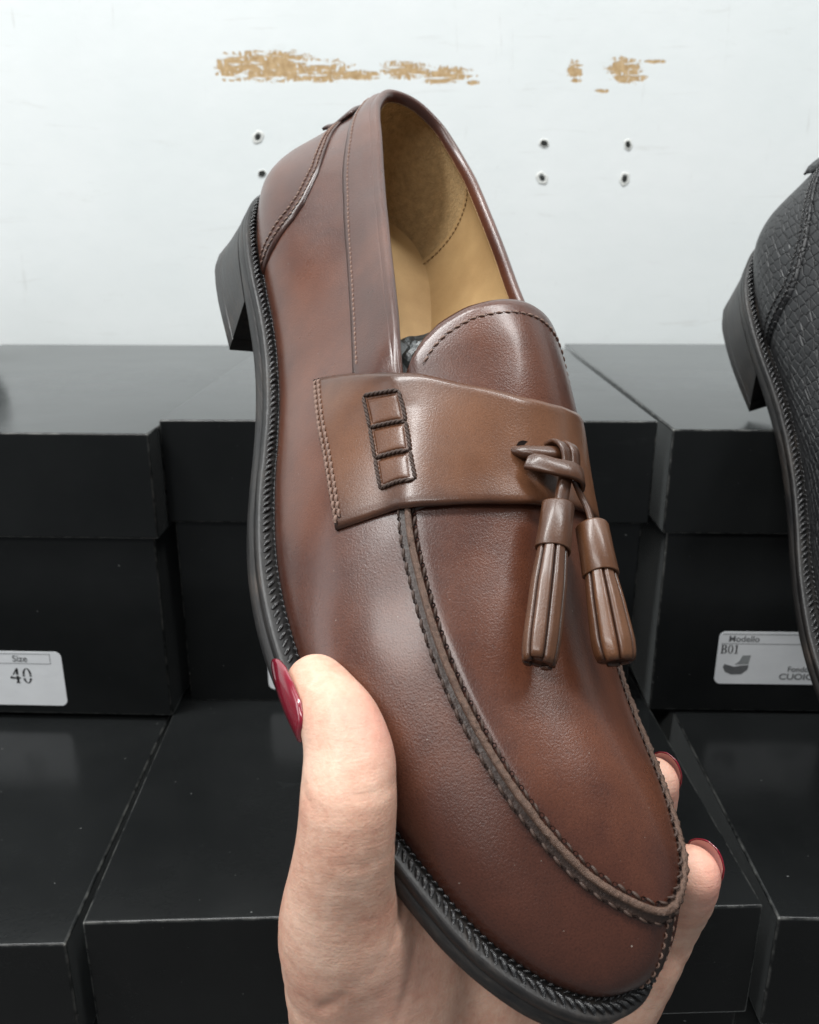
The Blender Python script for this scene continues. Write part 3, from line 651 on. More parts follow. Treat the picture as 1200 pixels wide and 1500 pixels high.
    slab('apron', Pa-Na*.35, Na, 1.4, Lm, root, tone, MM, .3)
    # --- tongue
    nT, mT = 36, 44
    xi = np.linspace(0, 1, mT); back = np.interp(xi, [0, .02, .06, .12, .22, .36, .5, .64, .78, .88, .94, .98, 1], [.252, .2455, .2395, .2355, .2335, .2345, .2355, .2362, .237, .2405, .2450, .2505, .257])
    front = .318; q = np.linspace(0, 1, nT)
    Ht = back[None]+(front-back[None])*q[:, None]; Rt = np.broadcast_to((.0+1.0*xi)[None], Ht.shape)
    def tongue_f(h, r): 
        P = arch(h, r); return P+np.array([0, 0, 1.])*(.9*np.sin(np.pi*r)**.5)[..., None]
    Pt = tongue_f(Ht, Rt)
    Nt = np.cross(np.gradient(Pt, axis=0), np.gradient(Pt, axis=1)); Nt /= np.linalg.norm(Nt, axis=-1)[..., None]+1e-9
    if Nt[..., 2].mean() < 0: Nt = -Nt
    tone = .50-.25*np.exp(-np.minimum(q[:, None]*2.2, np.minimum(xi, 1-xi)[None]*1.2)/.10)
    fade = (smooth(.0, .12, xi)*(1-smooth(.9, 1, xi)))[None]
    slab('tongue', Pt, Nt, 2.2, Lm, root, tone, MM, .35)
    # stitch line 1.8 mm inside the tongue rim
    xs = np.linspace(.03, .985, 500); bs = np.interp(xs, xi, back)
    e = .004; Ps = tongue_f(bs+.0085+0*xs, .03+xs*.94); Ns = np.cross(tongue_f(bs+.012, .03+xs*.94)-Ps, tongue_f(bs+.0085, .03+(xs+.01)*.94)-Ps); Ns /= np.linalg.norm(Ns, axis=1)[:, None]
    if Ns[:, 2].mean() < 0: Ns = -Ns
    v1 = stitch_mesh(Ps+Ns*.05, Ns, 2.3, 1.7, .30, .12, .12, .3); mesh_obj('tongue_stitching', v1[0]*MM, v1[1], mt['thread'], root)
    v1 = holes_mesh(Ps, Ns, 2.3, .32, .07); mesh_obj('tongue_holes', v1[0]*MM, v1[1], M['hole'], root)

    # --- moccasin seam: raised raw-edged ridge round the apron, hand stitched on both sides
    us = np.linspace(.300, .700, 420); T0 = crom(TOP_LOOP, us); nt_ = plan_normal(TOP_LOOP, us)
    hq = np.minimum(us, 1-us)
    # local surface normal at the seam: between outwards and up
    Nn = np.array([0, 0, 1.])+nt_*.55; Nn /= np.linalg.norm(Nn, axis=1)[:, None]
    k_ = 1.0
    wob = np.interp(np.linspace(0, 1, 420), np.linspace(0, 1, 70), rng.normal(0, .12, 70))
    prof = np.array([(1.05, -2.6), (.95, -.7), (.85, .7), (.62, 1.1), (.05, 1.2), (-.6, 1.1), (-.88, .75), (-.98, -.3), (-1.1, -1.6)])
    Tt = frames(T0); S = np.cross(Tt, Nn); S *= np.sign((S*nt_).sum(1))[:, None]; Uu = np.cross(S, Tt); Uu *= np.sign(Uu[:, 2])[:, None]
    sc = np.ones(420); sc = .86+.0*sc
    V = T0[:, None]+S[:, None]*(prof[None, :, :1]*sc[:, None, None])+Uu[:, None]*((prof[None, :, 1:])*sc[:, None, None]+.0)+(Uu*wob[:, None])[:, None]*(prof[None, :, 1:] > 0)+rng.normal(0, .17, (420, 9, 1))*Uu[:, None]
    ow = fix_normals(mesh_obj('moccasin_seam', V.reshape(-1, 3)*MM, grid_faces(420, 9)+[tuple(range(9)), tuple(range(419*9, 420*9))], M['edge'] if fancy else Lm, root))
    # dark rubbed channel outside the ridge, following the wall
    Lw = np.linalg.norm(crom(TOP_LOOP, us)-crom(FEATHER_LOOP, us), axis=1)
    bb = np.linspace(0, 1, 8); Vs = 1-(2.7/Lw)[:, None]*(1-bb)[None]
    Us = np.broadcast_to(us[:, None], Vs.shape); P_ = wall(Us, Vs); N_ = wall_n(Us, Vs)
    lf = np.interp(bb, [0, .12, .3, .6, 1], [-.1, .42, .5, .30, .2])
    Pq = P_+N_*lf[None, :, None]+N_*rng.normal(0, .05, (420, 8, 1))
    mesh_obj('seam_skirt', Pq.reshape(-1, 3)*MM, grid_faces(420, 8), M['dark_edge'] if fancy else Lm, root, attr=np.full(420*8, .3))
    Po = wall(us, 1-2.35/Lw); No = wall_n(us, 1-2.35/Lw); Po = Po+No*.35
    Pi = T0+S*(-1.45)+Uu*(.0); Ni = Uu
    v1 = stitch_mesh(Po, No, 3.4, 2.5, .36, .10, .24, .5); v2 = stitch_mesh(Pi, Ni, 3.2, 2.4, .36, .16, .40, .5)
    mesh_obj('seam_stitching', *(lambda q: (q[0]*MM, q[1]))(join([v1, v2])), mt['thread_dark'], root)
    v1 = holes_mesh(Po, No, 3.4, .45, .2); v2 = holes_mesh(Pi, Ni, 3.2, .5, .26)
    mesh_obj('seam_holes', *(lambda q: (q[0]*MM, q[1]))(join([v1, v2])), M['hole'], root)
    # --- toe seam down the front
    vs = np.linspace(.97, .04, 60); uc = .508
    Pc = wall(np.full(60, uc), vs); Nc = wall_n(np.full(60, uc), vs)
    prof = np.array([(1.5, -.3), (.95, .35), (.2, .42), (.05, .1), (-.05, .1), (-.2, .42), (-.95, .35), (-1.5, -.3)])
    v1 = sweep(Pc, Nc, prof); fix_normals(mesh_obj('toe_seam', v1[0]*MM, v1[1], M['dark_edge'] if fancy else Lm, root))
    Tc = frames(Pc); Sc = np.cross(Tc, Nc)
    q = join([stitch_mesh(Pc+Sc*a, Nc, 2.0, 1.4, .24, 0, .25, .3) for a in (-1.5, 1.5)]); mesh_obj('toe_stitching', q[0]*MM, q[1], mt['thread'], root)

    # --- collar band: folded strip along the top edge with a stitched lower edge
    ck = [0, .027, .045, .0675, .0845, .1125, .138, .163, .187, .2105, .2315, .26]; cw = [.86, .853, .83, .803, .783, .763, .737, .717, .703, .70, .703, .705]
    nC, mC = 190, 12
    uc = np.linspace(-.258, .258, nC); lo = np.interp(np.abs(uc), ck, cw); b_ = np.linspace(0, 1, mC)
    Vc = lo[:, None]+(.985-lo[:, None])*b_[None]; Uc = np.broadcast_to(cyc(uc)[:, None], Vc.shape)
    P = wall(Uc, Vc); N = wall_n(Uc, Vc)
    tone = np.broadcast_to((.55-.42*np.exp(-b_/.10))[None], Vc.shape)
    lift = .75*(1-smooth(.6, 1, b_))+.12
    lift = lift[None]*(1-.95*smooth(.243, .252, np.abs(uc)))[:, None]
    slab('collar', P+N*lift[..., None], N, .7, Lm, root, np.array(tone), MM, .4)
    us = np.linspace(-.2335, .2335, 900); lo = np.interp(np.abs(us), ck, cw)+.034
    Ps = wall(cyc(us), lo); Ns = wall_n(cyc(us), lo); Ps = Ps+Ns*.80
    q = stitch_mesh(Ps, Ns, 1.9, 1.35, .30, .1, .14, .2); mesh_obj('collar_stitching', q[0]*MM, q[1], mt['thread'], root)
    q = holes_mesh(Ps, Ns, 1.9, .36, .07); mesh_obj('collar_holes', q[0]*MM, q[1], M['hole'], root)

    # --- heel counter patch with two stitch rows
    hk = np.array([.0, .030, .051, .0665, .0805, .0925, .103, .1115, .117, .1215, .124, .1245]); wk = np.array([.72, .70, .69, .667, .633, .573, .51, .423, .323, .227, .127, .0])
    # boundary as curve; grid: ray t from the back centre line towards the boundary
    nB, mB = 60, 30
    for_side = []
    bc = resample(np.c_[hk, wk, 0*hk], n=nB)[:, :2]
    tt = np.linspace(-1, 1, 2*mB)
    Hg = bc[:, 0][:, None]*tt[None]; Wg = np.broadcast_to(bc[:, 1][:, None], Hg.shape)
    # rows share the same height at both sides
    P = wall(cyc(Hg), Wg); N = wall_n(cyc(Hg), Wg)
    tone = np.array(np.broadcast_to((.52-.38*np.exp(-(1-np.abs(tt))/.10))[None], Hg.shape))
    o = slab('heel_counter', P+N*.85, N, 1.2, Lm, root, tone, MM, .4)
    q = []; qh = []
    for ins in (.006, .0135):
        for sg in (1, -1):
            c = resample(np.c_[bc, 0*bc[:, 0]], n=300)[:, :2]; t = np.gradient(c*[290, 50], axis=0); nn = np.c_[t[:, 1], -t[:, 0]]; nn /= np.linalg.norm(nn, axis=1)[:, None]
            if (nn[:, 0]).mean() > 0: nn = -nn
            c2 = c+nn*np.array([1/290, 1/50])*ins*290*.62
            ok = (c2[:, 1] > .02) & (c2[:, 0] > .004)
            c2 = c2[ok]; uu_ = cyc(sg*c2[:, 0]); Pq = wall(uu_, c2[:, 1]); Nq = wall_n(uu_, c2[:, 1])
            q.append(stitch_mesh(Pq+Nq*.92, Nq, 2.0, 1.5, .30, .1, .15, .2)); qh.append(holes_mesh(Pq+Nq*.9, Nq, 2.0, .34, .08))
    q = join(q); mesh_obj('counter_stitching', q[0]*MM, q[1], mt['thread'], root)
    q = join(qh); mesh_obj('counter_holes', q[0]*MM, q[1], M['hole'], root)
    # --- pull tab at the back of the heel
    ua = np.linspace(-.028, .028, 14); va_ = np.linspace(.52, .80, 16); Ug, Vg = np.meshgrid(ua, va_, indexing='ij')
    P = wall(cyc(Ug), Vg); N = wall_n(cyc(Ug), Vg); lf = 1.9+1.6*np.exp(-((Vg-.53)/.05)**2)
    slab('back_tab', P+N*lf[..., None], N, 1.4, Lm, root, np.full(Ug.shape, .3), MM, .4)
    if not fancy: return root

    # --- strap across the instep
    nW, mW = 150, 26
    t = np.linspace(0, 1, mW)
    wl = .413+(.532-.413)*t; wr = 2.60-(.10)*t
    a = np.linspace(0, 1, nW)
    Wg = wl[None]+(wr-wl)[None]*a[:, None]
    tk = [.40, .423, .513, .71, .89, 1.0, 1.053, 1.113, 1.183, 1.29, 1.413, 1.567, 1.727, 1.85, 2.0, 2.2, 2.4, 2.62]
    tv = [.2180, .2185, .2225, .2335, .2445, .251, .258, .265, .2715, .278, .2835, .2855, .2835, .279, .270, .256, .243, .232]
    bk = [.5, .547, .693, .823, .97, 1.09, 1.237, 1.347, 1.523, 1.75, 2.0, 2.2, 2.4, 2.62]; bv = [.3045, .306, .3095, .312, .3145, .3205, .325, .3275, .329, .327, .323, .317, .311, .306]
    top_h = np.interp(Wg, tk, tv); bot_h = np.interp(Wg, bk, bv)
    for A_ in (top_h, bot_h):
        for _ in range(3): A_[1:-1] = (A_[:-2]+2*A_[1:-1]+A_[2:])/4
    Hg = top_h+(bot_h-top_h)*t[None]
    P = skin(Hg, Wg)
    P[..., 2] += .9*np.sin(np.pi*np.clip(Wg-1, 0, 1))**.5
    for _ in range(5): P[1:-1] = (P[:-2]+2*P[1:-1]+P[2:])/4
    N = np.cross(np.gradient(P, axis=0), np.gradient(P, axis=1)); N /= np.linalg.norm(N, axis=-1)[..., None]
    c = P-np.array([0, 6., 20.]); c[..., 0] = 0
    if (N*c).sum() < 0: N = -N
    seamw = np.exp(-((Wg-1.0)/.10)**2)
    puck = 0
    lift = 1.15+.8*seamw*t[None]+.3*smooth(.7, 1, t)[None]*smooth(1.0, 1.2, Wg)
    top = P+N*lift[..., None]
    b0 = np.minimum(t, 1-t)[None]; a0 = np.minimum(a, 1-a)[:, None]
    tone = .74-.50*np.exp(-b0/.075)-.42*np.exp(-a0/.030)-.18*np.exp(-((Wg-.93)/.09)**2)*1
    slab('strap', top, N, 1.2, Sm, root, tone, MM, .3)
    def S_at(a_, t_, up=0):
        """point and normal on the strap at fractions a (across the foot), t (heel side to toe side)"""
        i = np.clip(np.asarray(a_, float), 0, 1)*(nW-1); j = np.clip(np.asarray(t_, float), 0, 1)*(mW-1)
        i0 = np.clip(i.astype(int), 0, nW-2); j0 = np.clip(j.astype(int), 0, mW-2); fi = (i-i0)[..., None]; fj = (j-j0)[..., None]
        f = lambda G: (G[i0, j0]*(1-fi)*(1-fj)+G[i0+1, j0]*fi*(1-fj)+G[i0, j0+1]*(1-fi)*fj+G[i0+1, j0+1]*fi*fj)
        n = f(N); n /= np.linalg.norm(n, axis=-1)[..., None]; return f(top)+n*up, n
    tt = np.linspace(.02, .975, 500)
    q = []; qh = []
    for row in ((.0090, .0225), (1-.0090, 1-.0225)):
        q = []; qh = []
        for side in row:
            Pq, Nq = S_at(np.full(500, side), tt, .05); q.append(stitch_mesh(Pq, Nq, 2.0, 1.75, .46, .17, .16, .2)); qh.append(holes_mesh(Pq, Nq, 2.0, .46, .10))
        q = join(q); mesh_obj('strap_stitching', q[0]*MM, q[1], mt['thread'], root)
        q = join(qh); mesh_obj('strap_holes', q[0]*MM, q[1], M['hole'], root)
    # hand-laced ladder: three windows bounded by thick waxed cord
    def st(h, w):
        tf = (h-np.interp(w, tk, tv))/(np.interp(w, bk, bv)-np.interp(w, tk, tv)); w0 = .413+.119*tf; w1 = 2.60-.10*tf; return (w-w0)/(w1-w0), tf
    Lk = [(.2505, .767), (.268, .775), (.285, .796), (.301, .830)]; Rk = [(.2585, .975), (.275, .990), (.2905, 1.008), (.3055, 1.028)]
    Lp = [st(*p) for p in Lk]; Rp = [st(*p) for p in Rk]
    cords = []
    def cord(p, q_, r=.52):
        s_ = np.linspace(0, 1, 26); Pq, Nq = S_at(p[0]+(q_[0]-p[0])*s_, p[1]+(q_[1]-p[1])*s_, 0)
        Pq = Pq+Nq*(.42-1.1*np.exp(-s_/.045)-1.1*np.exp(-(1-s_)/.045))[:, None]
        T = frames(Pq); Sd = np.cross(T, Nq); L = np.linalg.norm(Pq[-1]-Pq[0])
        for ph in (0, math.pi):
            ang = s_*L/2.6*2*math.pi+ph
            C = Pq+(Sd*np.cos(ang)[:, None]+Nq*np.sin(ang)[:, None])*r*.42; cords.append(sweep(resample(C, n=40), resample(Nq, n=40), circle(r*.60, 7)))
    for k in range(3): cord(Lp[k], Lp[k+1]); cord(Rp[k], Rp[k+1])
    for k in range(4): cord(Lp[k], Rp[k], .58)
    q = join(cords); mesh_obj('lacing_cord', q[0]*MM, q[1], mt['cord'], root)
    for k in range(3):
        gs_, gt_ = np.meshgrid(np.linspace(.06, .94, 16), np.linspace(.09, .91, 12), indexing='ij')
        La = np.array(Lp[k])[None, None]*(1-gt_[..., None])+np.array(Lp[k+1])*gt_[..., None]; Ra = np.array(Rp[k])*(1-gt_[..., None])+np.array(Rp[k+1])*gt_[..., None]
        Q = La*(1-gs_[..., None])+Ra*gs_[..., None]; Pq, Nq = S_at(Q[..., 0], Q[..., 1])
        dome = np.clip(np.sin(np.pi*(gs_-.06)/.88), 0, 1)**.6*np.clip(np.sin(np.pi*(gt_-.09)/.82), 0, 1)**.18
        slab('woven_segment', Pq+Nq*(.02+.26*dome)[..., None], Nq, .5, Sm, root, .66-.12*(1-dome), MM, .1)
    # slit of the tassel lace
    a_, t_ = st(.3053, 1.425); 
    Pq, Nq = S_at(np.array([a_]), np.array([t_]), .06)
    ang = np.linspace(0, 2*math.pi, 18, endpoint=False); P1, _ = S_at(np.array([a_+.012]), np.array([t_])); ax = P1[0]-Pq[0]; ax /= np.linalg.norm(ax); ay = np.cross(Nq[0], ax)
    ring = Pq[0]+np.cos(ang)[:, None]*ax*2.3+np.sin(ang)[:, None]*ay*1.9; V = np.vstack([ring, Pq[0]-Nq[0]*.1])
    mesh_obj('lace_slit', V*MM, [(i, (i+1) % 18, 18) for i in range(18)], M['hole'], root)
    return root

def ribbon(P, Nn, width, thick, n=60):
    P = spline(P, n); Nn = spline(Nn, n); Nn /= np.linalg.norm(Nn, axis=1)[:, None]
    w, h = width/2, thick/2
    prof = [(-w, -h*.6), (-w*.96, h*.6), (-w*.8, h), (w*.8, h), (w*.96, h*.6), (w, -h*.6), (w*.8, -h), (-w*.8, -h)]
    if np.ndim(w): prof = np.stack([np.array([(-a, -h*.6), (-a*.96, h*.6), (-a*.8, h), (a*.8, h), (a*.96, h*.6), (a, -h*.6), (a*.8, -h), (-a*.8, -h)]) for a in w])
    return sweep(P, Nn, prof)

SHOE_SCALE = 1.0
A3 = np.array(SHOE_AXES)
Rm = Matrix([[float(x) for x in r] for r in A3]).to_4x4()
shoe_mat = CAM_M @ Matrix.Translation(Vector(SHOE_ORIGIN)*MM) @ Rm
loafer = tag(empty('loafer', shoe_mat), 'brown leather tassel loafer held up in the hand, toe pointing down', 'shoe')
M['lining_thread'] = plain('lining_thread', (.20, .13, .06), .7, .3)
make_shoe(loafer, dict(leather=M['leather'], strap=M['strap'], tassel=M['tassel'], lining=M['lining'], grip=M['suede'], thread=M['thread'], thread_dark=M['thread_dark'], cord=M['thread_dark'], lining_thread=M['lining_thread']))

# tassels: a knotted lace and two rolled fringes
UPN = np.array([.02, .22, .97]); UPN /= np.linalg.norm(UPN)
tas = []
lace = []
# loop coming out of the slit, running to the inner side
P = np.array([(161.0, -2.2, 64.5), (163.2, -.9, 67.2), (164.9, 2.2, 69.2), (165.3, 6.0, 70.2), (165.0, 9.6, 69.6), (165, 12.0, 67.0)])
pr_ = np.repeat(circle(1.0, 12)[None], 40, 0); wd = np.interp(np.linspace(0, 1, 40), [0, .2, .6, 1], [1.7, 2.15, 2.0, 1.6])
q = sweep(spline(P, 40), np.tile(UPN, (40, 1)), pr_*np.stack([wd, wd*.72], 1)[:, None]); lace.append(q)
# two short bands over the loop
for y0, y1 in ((6.2, 6.6), (9.6, 9.4)):
    P = np.array([(161.6, y0, 69.3), (163.0, y0, 71.9), (165.8, (y0+y1)/2, 72.6), (168.6, y1, 71.4), (171.5, y1-.6, 69.6)])
    N = np.array([(-.8, .1, .6), (-.3, .15, 1), (.15, .2, 1), (.35, .2, .9), (.4, .2, .9)]); lace.append(ribbon(P, N, 3.0, 1.1))
# wrap band below
P = np.array([(166.2, -1.2, 67.2), (168.2, .2, 68.9), (170.6, 3.2, 70.6), (171.8, 7.0, 71.4), (172.2, 10.2, 70.4), (171.8, 12.2, 67.6)])
N = np.array([(.2, -.6, .7), (.3, -.45, .8), (.35, -.1, .93), (.35, .15, .93), (.3, .6, .7), (.1, .95, .3)]); lace.append(ribbon(P, N, 4.4, 1.2))
# tails going to the fringes
P = np.array([(171.5, 6.6, 69.2), (174.2, 5.6, 67.6), (177.4, 4.0, 66.6), (180.5, 2.4, 65.6)]); N = np.tile(UPN, (4, 1)); lace.append(ribbon(P, N, 3.6, 1.5))
P = np.array([(171.5, 9.6, 68.6), (174.4, 12.0, 66.5), (178.4, 13.0, 65.6), (185.0, 12.6, 64.0)]); N = np.tile([.1, .5, .85], (4, 1)); lace.append(ribbon(P, N, 3.2, 1.3))
q = join(lace); fix_normals(mesh_obj('tassel_lace', q[0]*MM, q[1], M['tassel'], loafer, attr=np.full(len(q[0]), .35)))

def tassel(label, A, B, up, r_neck, r_end, parent, seed, sleeve_len, tone):
    """A = top of the sleeve, B = end of the fringe"""
    rg = random.Random(seed)
    A, B = np.array(A, float), np.array(B, float); ax = B-A; L = np.linalg.norm(ax); ax /= L
    up = np.array(up, float); up -= ax*(up@ax); up /= np.linalg.norm(up); sd = np.cross(ax, up)
    t = empty('tassel'); t.parent = parent; t.matrix_parent_inverse = Matrix.Identity(4); t['label'] = label
    # sleeve: a rolled leather cuff, slightly oval, open at the top
    n = 40; ang = np.linspace(0, 2*math.pi, n, endpoint=False)
    prof = [(.0, r_neck*.74), (-.25, r_neck*.86), (-.2, r_neck*.98), (.15, r_neck*1.02), (sleeve_len*.5, r_neck*1.04), (sleeve_len-.2, r_neck*1.10), (sleeve_len, r_neck*1.08), (sleeve_len+.05, r_neck*.95), (sleeve_len*.5, r_neck*.9)]
    V = []
    for z, r in prof:
        for a in ang:
            k = 1+.05*math.cos(2*a+seed)+(.07 if 0 < ((a+seed*1.3) % 6.28) < .5 else 0)
            V.append(A+ax*(z+.25*math.sin(a*2+seed))+sd*math.cos(a)*r*k+up*math.sin(a)*r*k*.86)
    fix_normals(mesh_obj('sleeve', np.array(V)*MM, grid_faces(len(prof), n, 0, False, True), M['tassel'], t, attr=np.full(len(V), tone)))
    plug = np.vstack([[A+ax*.4+sd*math.cos(a)*r_neck*.8+up*math.sin(a)*r_neck*.7 for a in ang], A+ax*.2])
    mesh_obj('core', plug*MM, [(i, (i+1) % n, n) for i in range(n)], M['edge'], t)
    # fringe: strips side by side round the roll
    ns = 7; parts = []; tn = []
    zs = np.linspace(sleeve_len-1.2, L, 22)
    for k in range(ns):
        a0 = 2*math.pi*k/ns+seed*.7; da = 2*math.pi/ns*(.5-.022)
        end = L+rg.uniform(-.5, .3)
        jit = rg.uniform(-.15, .15)
        aa = np.concatenate([np.linspace(-1, 1, 9), np.linspace(1, -1, 5)]); dr = np.concatenate([np.array([-.45, -.05, .06, .02, .0, .02, .06, -.05, -.45]), np.full(5, -1.3)])
        V = []
        for i, z in enumerate(zs):
            f = (z-zs[0])/(L-zs[0]); r = np.interp(f, [0, .12, .35, .8, .93, 1], [r_neck*.93, r_neck*1.0, r_neck*1.14, r_end, r_end*.95, r_end*.84])+jit*f
            zz = zs[0]+(end-zs[0])*f; tw = .10*f*math.sin(seed)
            for q_, d in zip(aa, dr):
                a = a0+q_*da+tw
                V.append(A+ax*zz+sd*math.cos(a)*(r+d)+up*math.sin(a)*(r+d)*.86)
        m = len(aa); F = grid_faces(len(zs), m, 0, False, True)+[tuple(range(m)), tuple(range((len(zs)-1)*m, len(zs)*m))[::-1]]
        parts.append((np.array(V), F)); tn += [tone+.12*math.sin(k*2.1+seed)-.55*(abs(q_) > .86)-.10*(abs(q_) > .6) for _ in zs for q_ in aa]
    # rolled inner layers seen at the end
    for rr in (r_end*.62, r_end*.34):
        V = []; 
        for z in (sleeve_len, L*.6, L-.5):
            for a in ang: V.append(A+ax*z+sd*math.cos(a)*rr*min(1, z/L+.2)+up*math.sin(a)*rr*.86*min(1, z/L+.2))
        parts.append((np.array(V), grid_faces(3, n, 0, False, True)+[tuple(range(2*n, 3*n))]))
    q = join(parts); fix_normals(mesh_obj('fringe', q[0]*MM, q[1], M['tassel'], t, attr=np.concatenate([tn, np.full(len(q[0])-len(tn), .1)])))
    return t
tassel('glossy front tassel lying on the apron', (178.2, 3.3, 65.8), (211.6, -8.9, 52.2), (.05, .1, 1), 3.65, 4.25, loafer, 1, 11.5, .45)
tassel('matt rear tassel hanging over the inner edge', (182.2, 12.4, 64.8), (212.6, 10.4, 55.2), (.1, .3, 1), 4.1, 5.3, loafer, 3, 12.0, .62)

# crumpled black tissue stuffed in the toe, its end shows beside the tongue
bmx = bmesh.new(); bmesh.ops.create_icosphere(bmx, subdivisions=5, radius=1)
for v in bmx.verts:
    p = v.co.copy(); d = abs(noise.noise(p*1.5))*1.3+abs(noise.noise(p*3.4+Vector((3, 1, 2))))*.25
    v.co = Vector((p.x*25*(1-.15*d), p.y*14*(1-.35*d), p.z*12*(1-.35*d)))
me = bpy.data.meshes.new('tissue_paper'); bmx.to_mesh(me); bmx.free(); me.materials.append(M['paper'])
for v in me.vertices: v.co *= MM
ot = bpy.data.objects.new('tissue_paper', me); col.objects.link(ot)
ot.matrix_world = shoe_mat @ Matrix.Translation(Vector((131, -5, 54))*MM)
tag(ot, 'crumpled black tissue stuffed inside the loafer below its tongue', 'tissue')

# ------------------------------------------------------------------ black shoes standing on the boxes
def croc_mat():
    m, nt, b = nmat('black_scaled_leather'); v = obj_vec(nt, (.62, 1.0, 1.2), (0, .1, .15))
    vo = nt.nodes.new('ShaderNodeTexVoronoi'); vo.feature = 'DISTANCE_TO_EDGE'; vo.inputs['Scale'].default_value = 400; vo.inputs['Randomness'].default_value = .40; nt.links.new(v, vo.inputs['Vector'])
    e = ramp(nt, vo.outputs[0], [(.0, (0, 0, 0)), (.07, (.85, .85, .85)), (.2, (1, 1, 1))])
    c = mix(nt, e, (.004, .004, .005), (.017, .018, .020)); c = mix(nt, noise_(nt, 60, 3, .5, v), c, (.010, .010, .011)); nt.links.new(c, b.inputs['Base Color'])
    b.inputs['Roughness'].default_value = .40; b.inputs['Specular IOR Level'].default_value = .5
    bump(nt, b, [(e, .0004, .9), (noise_(nt, 900, 3, .6, v), .00012, .5)]); return m
M['croc'] = croc_mat()
M['black_lining'] = plain('black_lining', (.03, .03, .032), .6, .3)
kit = dict(leather=M['croc'], strap=M['croc'], tassel=M['croc'], lining=M['black_lining'], grip=M['black_lining'], thread=M['black_thread'], thread_dark=M['black_thread'], cord=M['black_thread'], lining_thread=M['black_thread'])
BLACK_AXES = [[0.05849, 0.99373, -0.09528], [-0.83047, 0.1014, 0.54775], [0.55398, 0.0471, 0.8312]]
BLACK_ORIGIN = [183.95, 104.18, -410.51]
Rb = Matrix([[float(x) for x in r] for r in BLACK_AXES]).to_4x4()
black_mat = Matrix.Translation((-.0055, -.013, .0015)) @ CAM_M @ Matrix.Translation(Vector(BLACK_ORIGIN)*MM) @ Rb @ Matrix.Scale(1.12, 4)
black = tag(empty('slip_on_shoe', black_mat), 'black snakeskin slip-on shoe hooked by its heel on the box with the B01 sticker', 'shoe', 'black shoes displayed on the boxes')
make_shoe(black, kit, False)
# a second one at the very left edge of the view, toe just entering
xa = Vector((.88, .30, .36)).normalized(); za = Vector((-.30, .92, -.1)); za = (za-xa*za.dot(xa)).normalized(); ya = za.cross(xa)
R2 = Matrix((xa, ya, za)).transposed().to_4x4()
tip = Vector(((-17-600)/1233*.50, -(436-750)/1233*.50, -.50))
o2 = tip-(R2.to_3x3() @ Vector((.274, .008, .018)))
second = black.copy(); col.objects.link(second); second.matrix_world = CAM_M @ Matrix.Translation(o2) @ R2
for ch in list(black.children):
    c = ch.copy(); col.objects.link(c); c.parent = second; c.matrix_parent_inverse = Matrix.Identity(4)
second['label'] = 'dark shoe of which only the toe tip enters at the left edge of the photo'

# ------------------------------------------------------------------ the hand: one continuous skin grown round its bones
def capsule_d(X, a, b, ra, rb, flat=None):
    a = np.asarray(a, float); b = np.asarray(b, float); ab = b-a; L2 = ab@ab
    t = np.clip(((X-a)@ab)/L2, 0, 1); D = X-(a+t[..., None]*ab)
    if flat is not None:
        f, k = np.asarray(flat[0], float), flat[1]; f = f/np.linalg.norm(f); c = D@f; D = D+(c*(k-1))[..., None]*f
    return np.linalg.norm(D, axis=-1)-(ra+(rb-ra)*t)

def smin(a, b, k):
    h = np.clip(.5+.5*(b-a)/k, 0, 1); return b*(1-h)+a*h-k*h*(1-h)

def chain_d(X, pts, k=1.5, flat=None):
    d = None
    for (a, ra), (b, rb) in zip(pts[:-1], pts[1:]):
        e = capsule_d(X, a, b, ra, rb, flat); d = e if d is None else smin(d, e, k)
    return d

def surface_nets(f, lo, hi, h):
    n = np.ceil((np.array(hi)-lo)/h).astype(int)+1
    ax = [lo[i]+h*np.arange(n[i]) for i in range(3)]
    D = f(np.stack(np.meshgrid(*ax, indexing='ij'), -1).astype(np.float32)).astype(np.float32)
    s = D < 0
    c = np.zeros(n-1, int)
    for i in (0, 1):
        for j in (0, 1):
            for k in (0, 1): c += s[i:n[0]-1+i, j:n[1]-1+j, k:n[2]-1+k]
    act = (c > 0) & (c < 8); idx = -np.ones(act.shape, int); I = np.argwhere(act); idx[act] = np.arange(len(I))
    acc = np.zeros((len(I), 3)); cnt = np.zeros(len(I))
    corner = [np.array(q) for q in ((0, 0, 0), (1, 0, 0), (0, 1, 0), (1, 1, 0), (0, 0, 1), (1, 0, 1), (0, 1, 1), (1, 1, 1))]
    for p in range(8):
        for q in range(p+1, 8):
            if np.abs(corner[p]-corner[q]).sum() != 1: continue
            A, B = I+corner[p], I+corner[q]; da = D[tuple(A.T)]; db = D[tuple(B.T)]; m = (da < 0) != (db < 0)
            t = np.where(m, da/np.where(m, da-db, 1), 0)[:, None]; acc += np.where(m[:, None], A+(B-A)*t, 0); cnt += m
    V = acc/cnt[:, None]*h+lo
    F = []
    for a in range(3):
        b, c_ = (a+1) % 3, (a+2) % 3
        sl0 = [slice(1, -1)]*3; sl0[a] = slice(0, n[a]-1); sl1 = list(sl0); sl1[a] = slice(1, n[a])
        s0, s1 = s[tuple(sl0)], s[tuple(sl1)]; E = np.argwhere(s0 != s1); 
        if not len(E): continue
        up_ = s0[tuple(E.T)]
        P = E.copy(); P[:, b] += 1; P[:, c_] += 1
        def g(db, dc):
            Q = P.copy(); Q[:, b] -= db; Q[:, c_] -= dc; return idx[tuple(Q.T)]
        q = np.stack([g(0, 0), g(1, 0), g(1, 1), g(0, 1)], 1); q[~up_] = q[~up_][:, ::-1]; F.append(q)
    return V, np.concatenate(F)

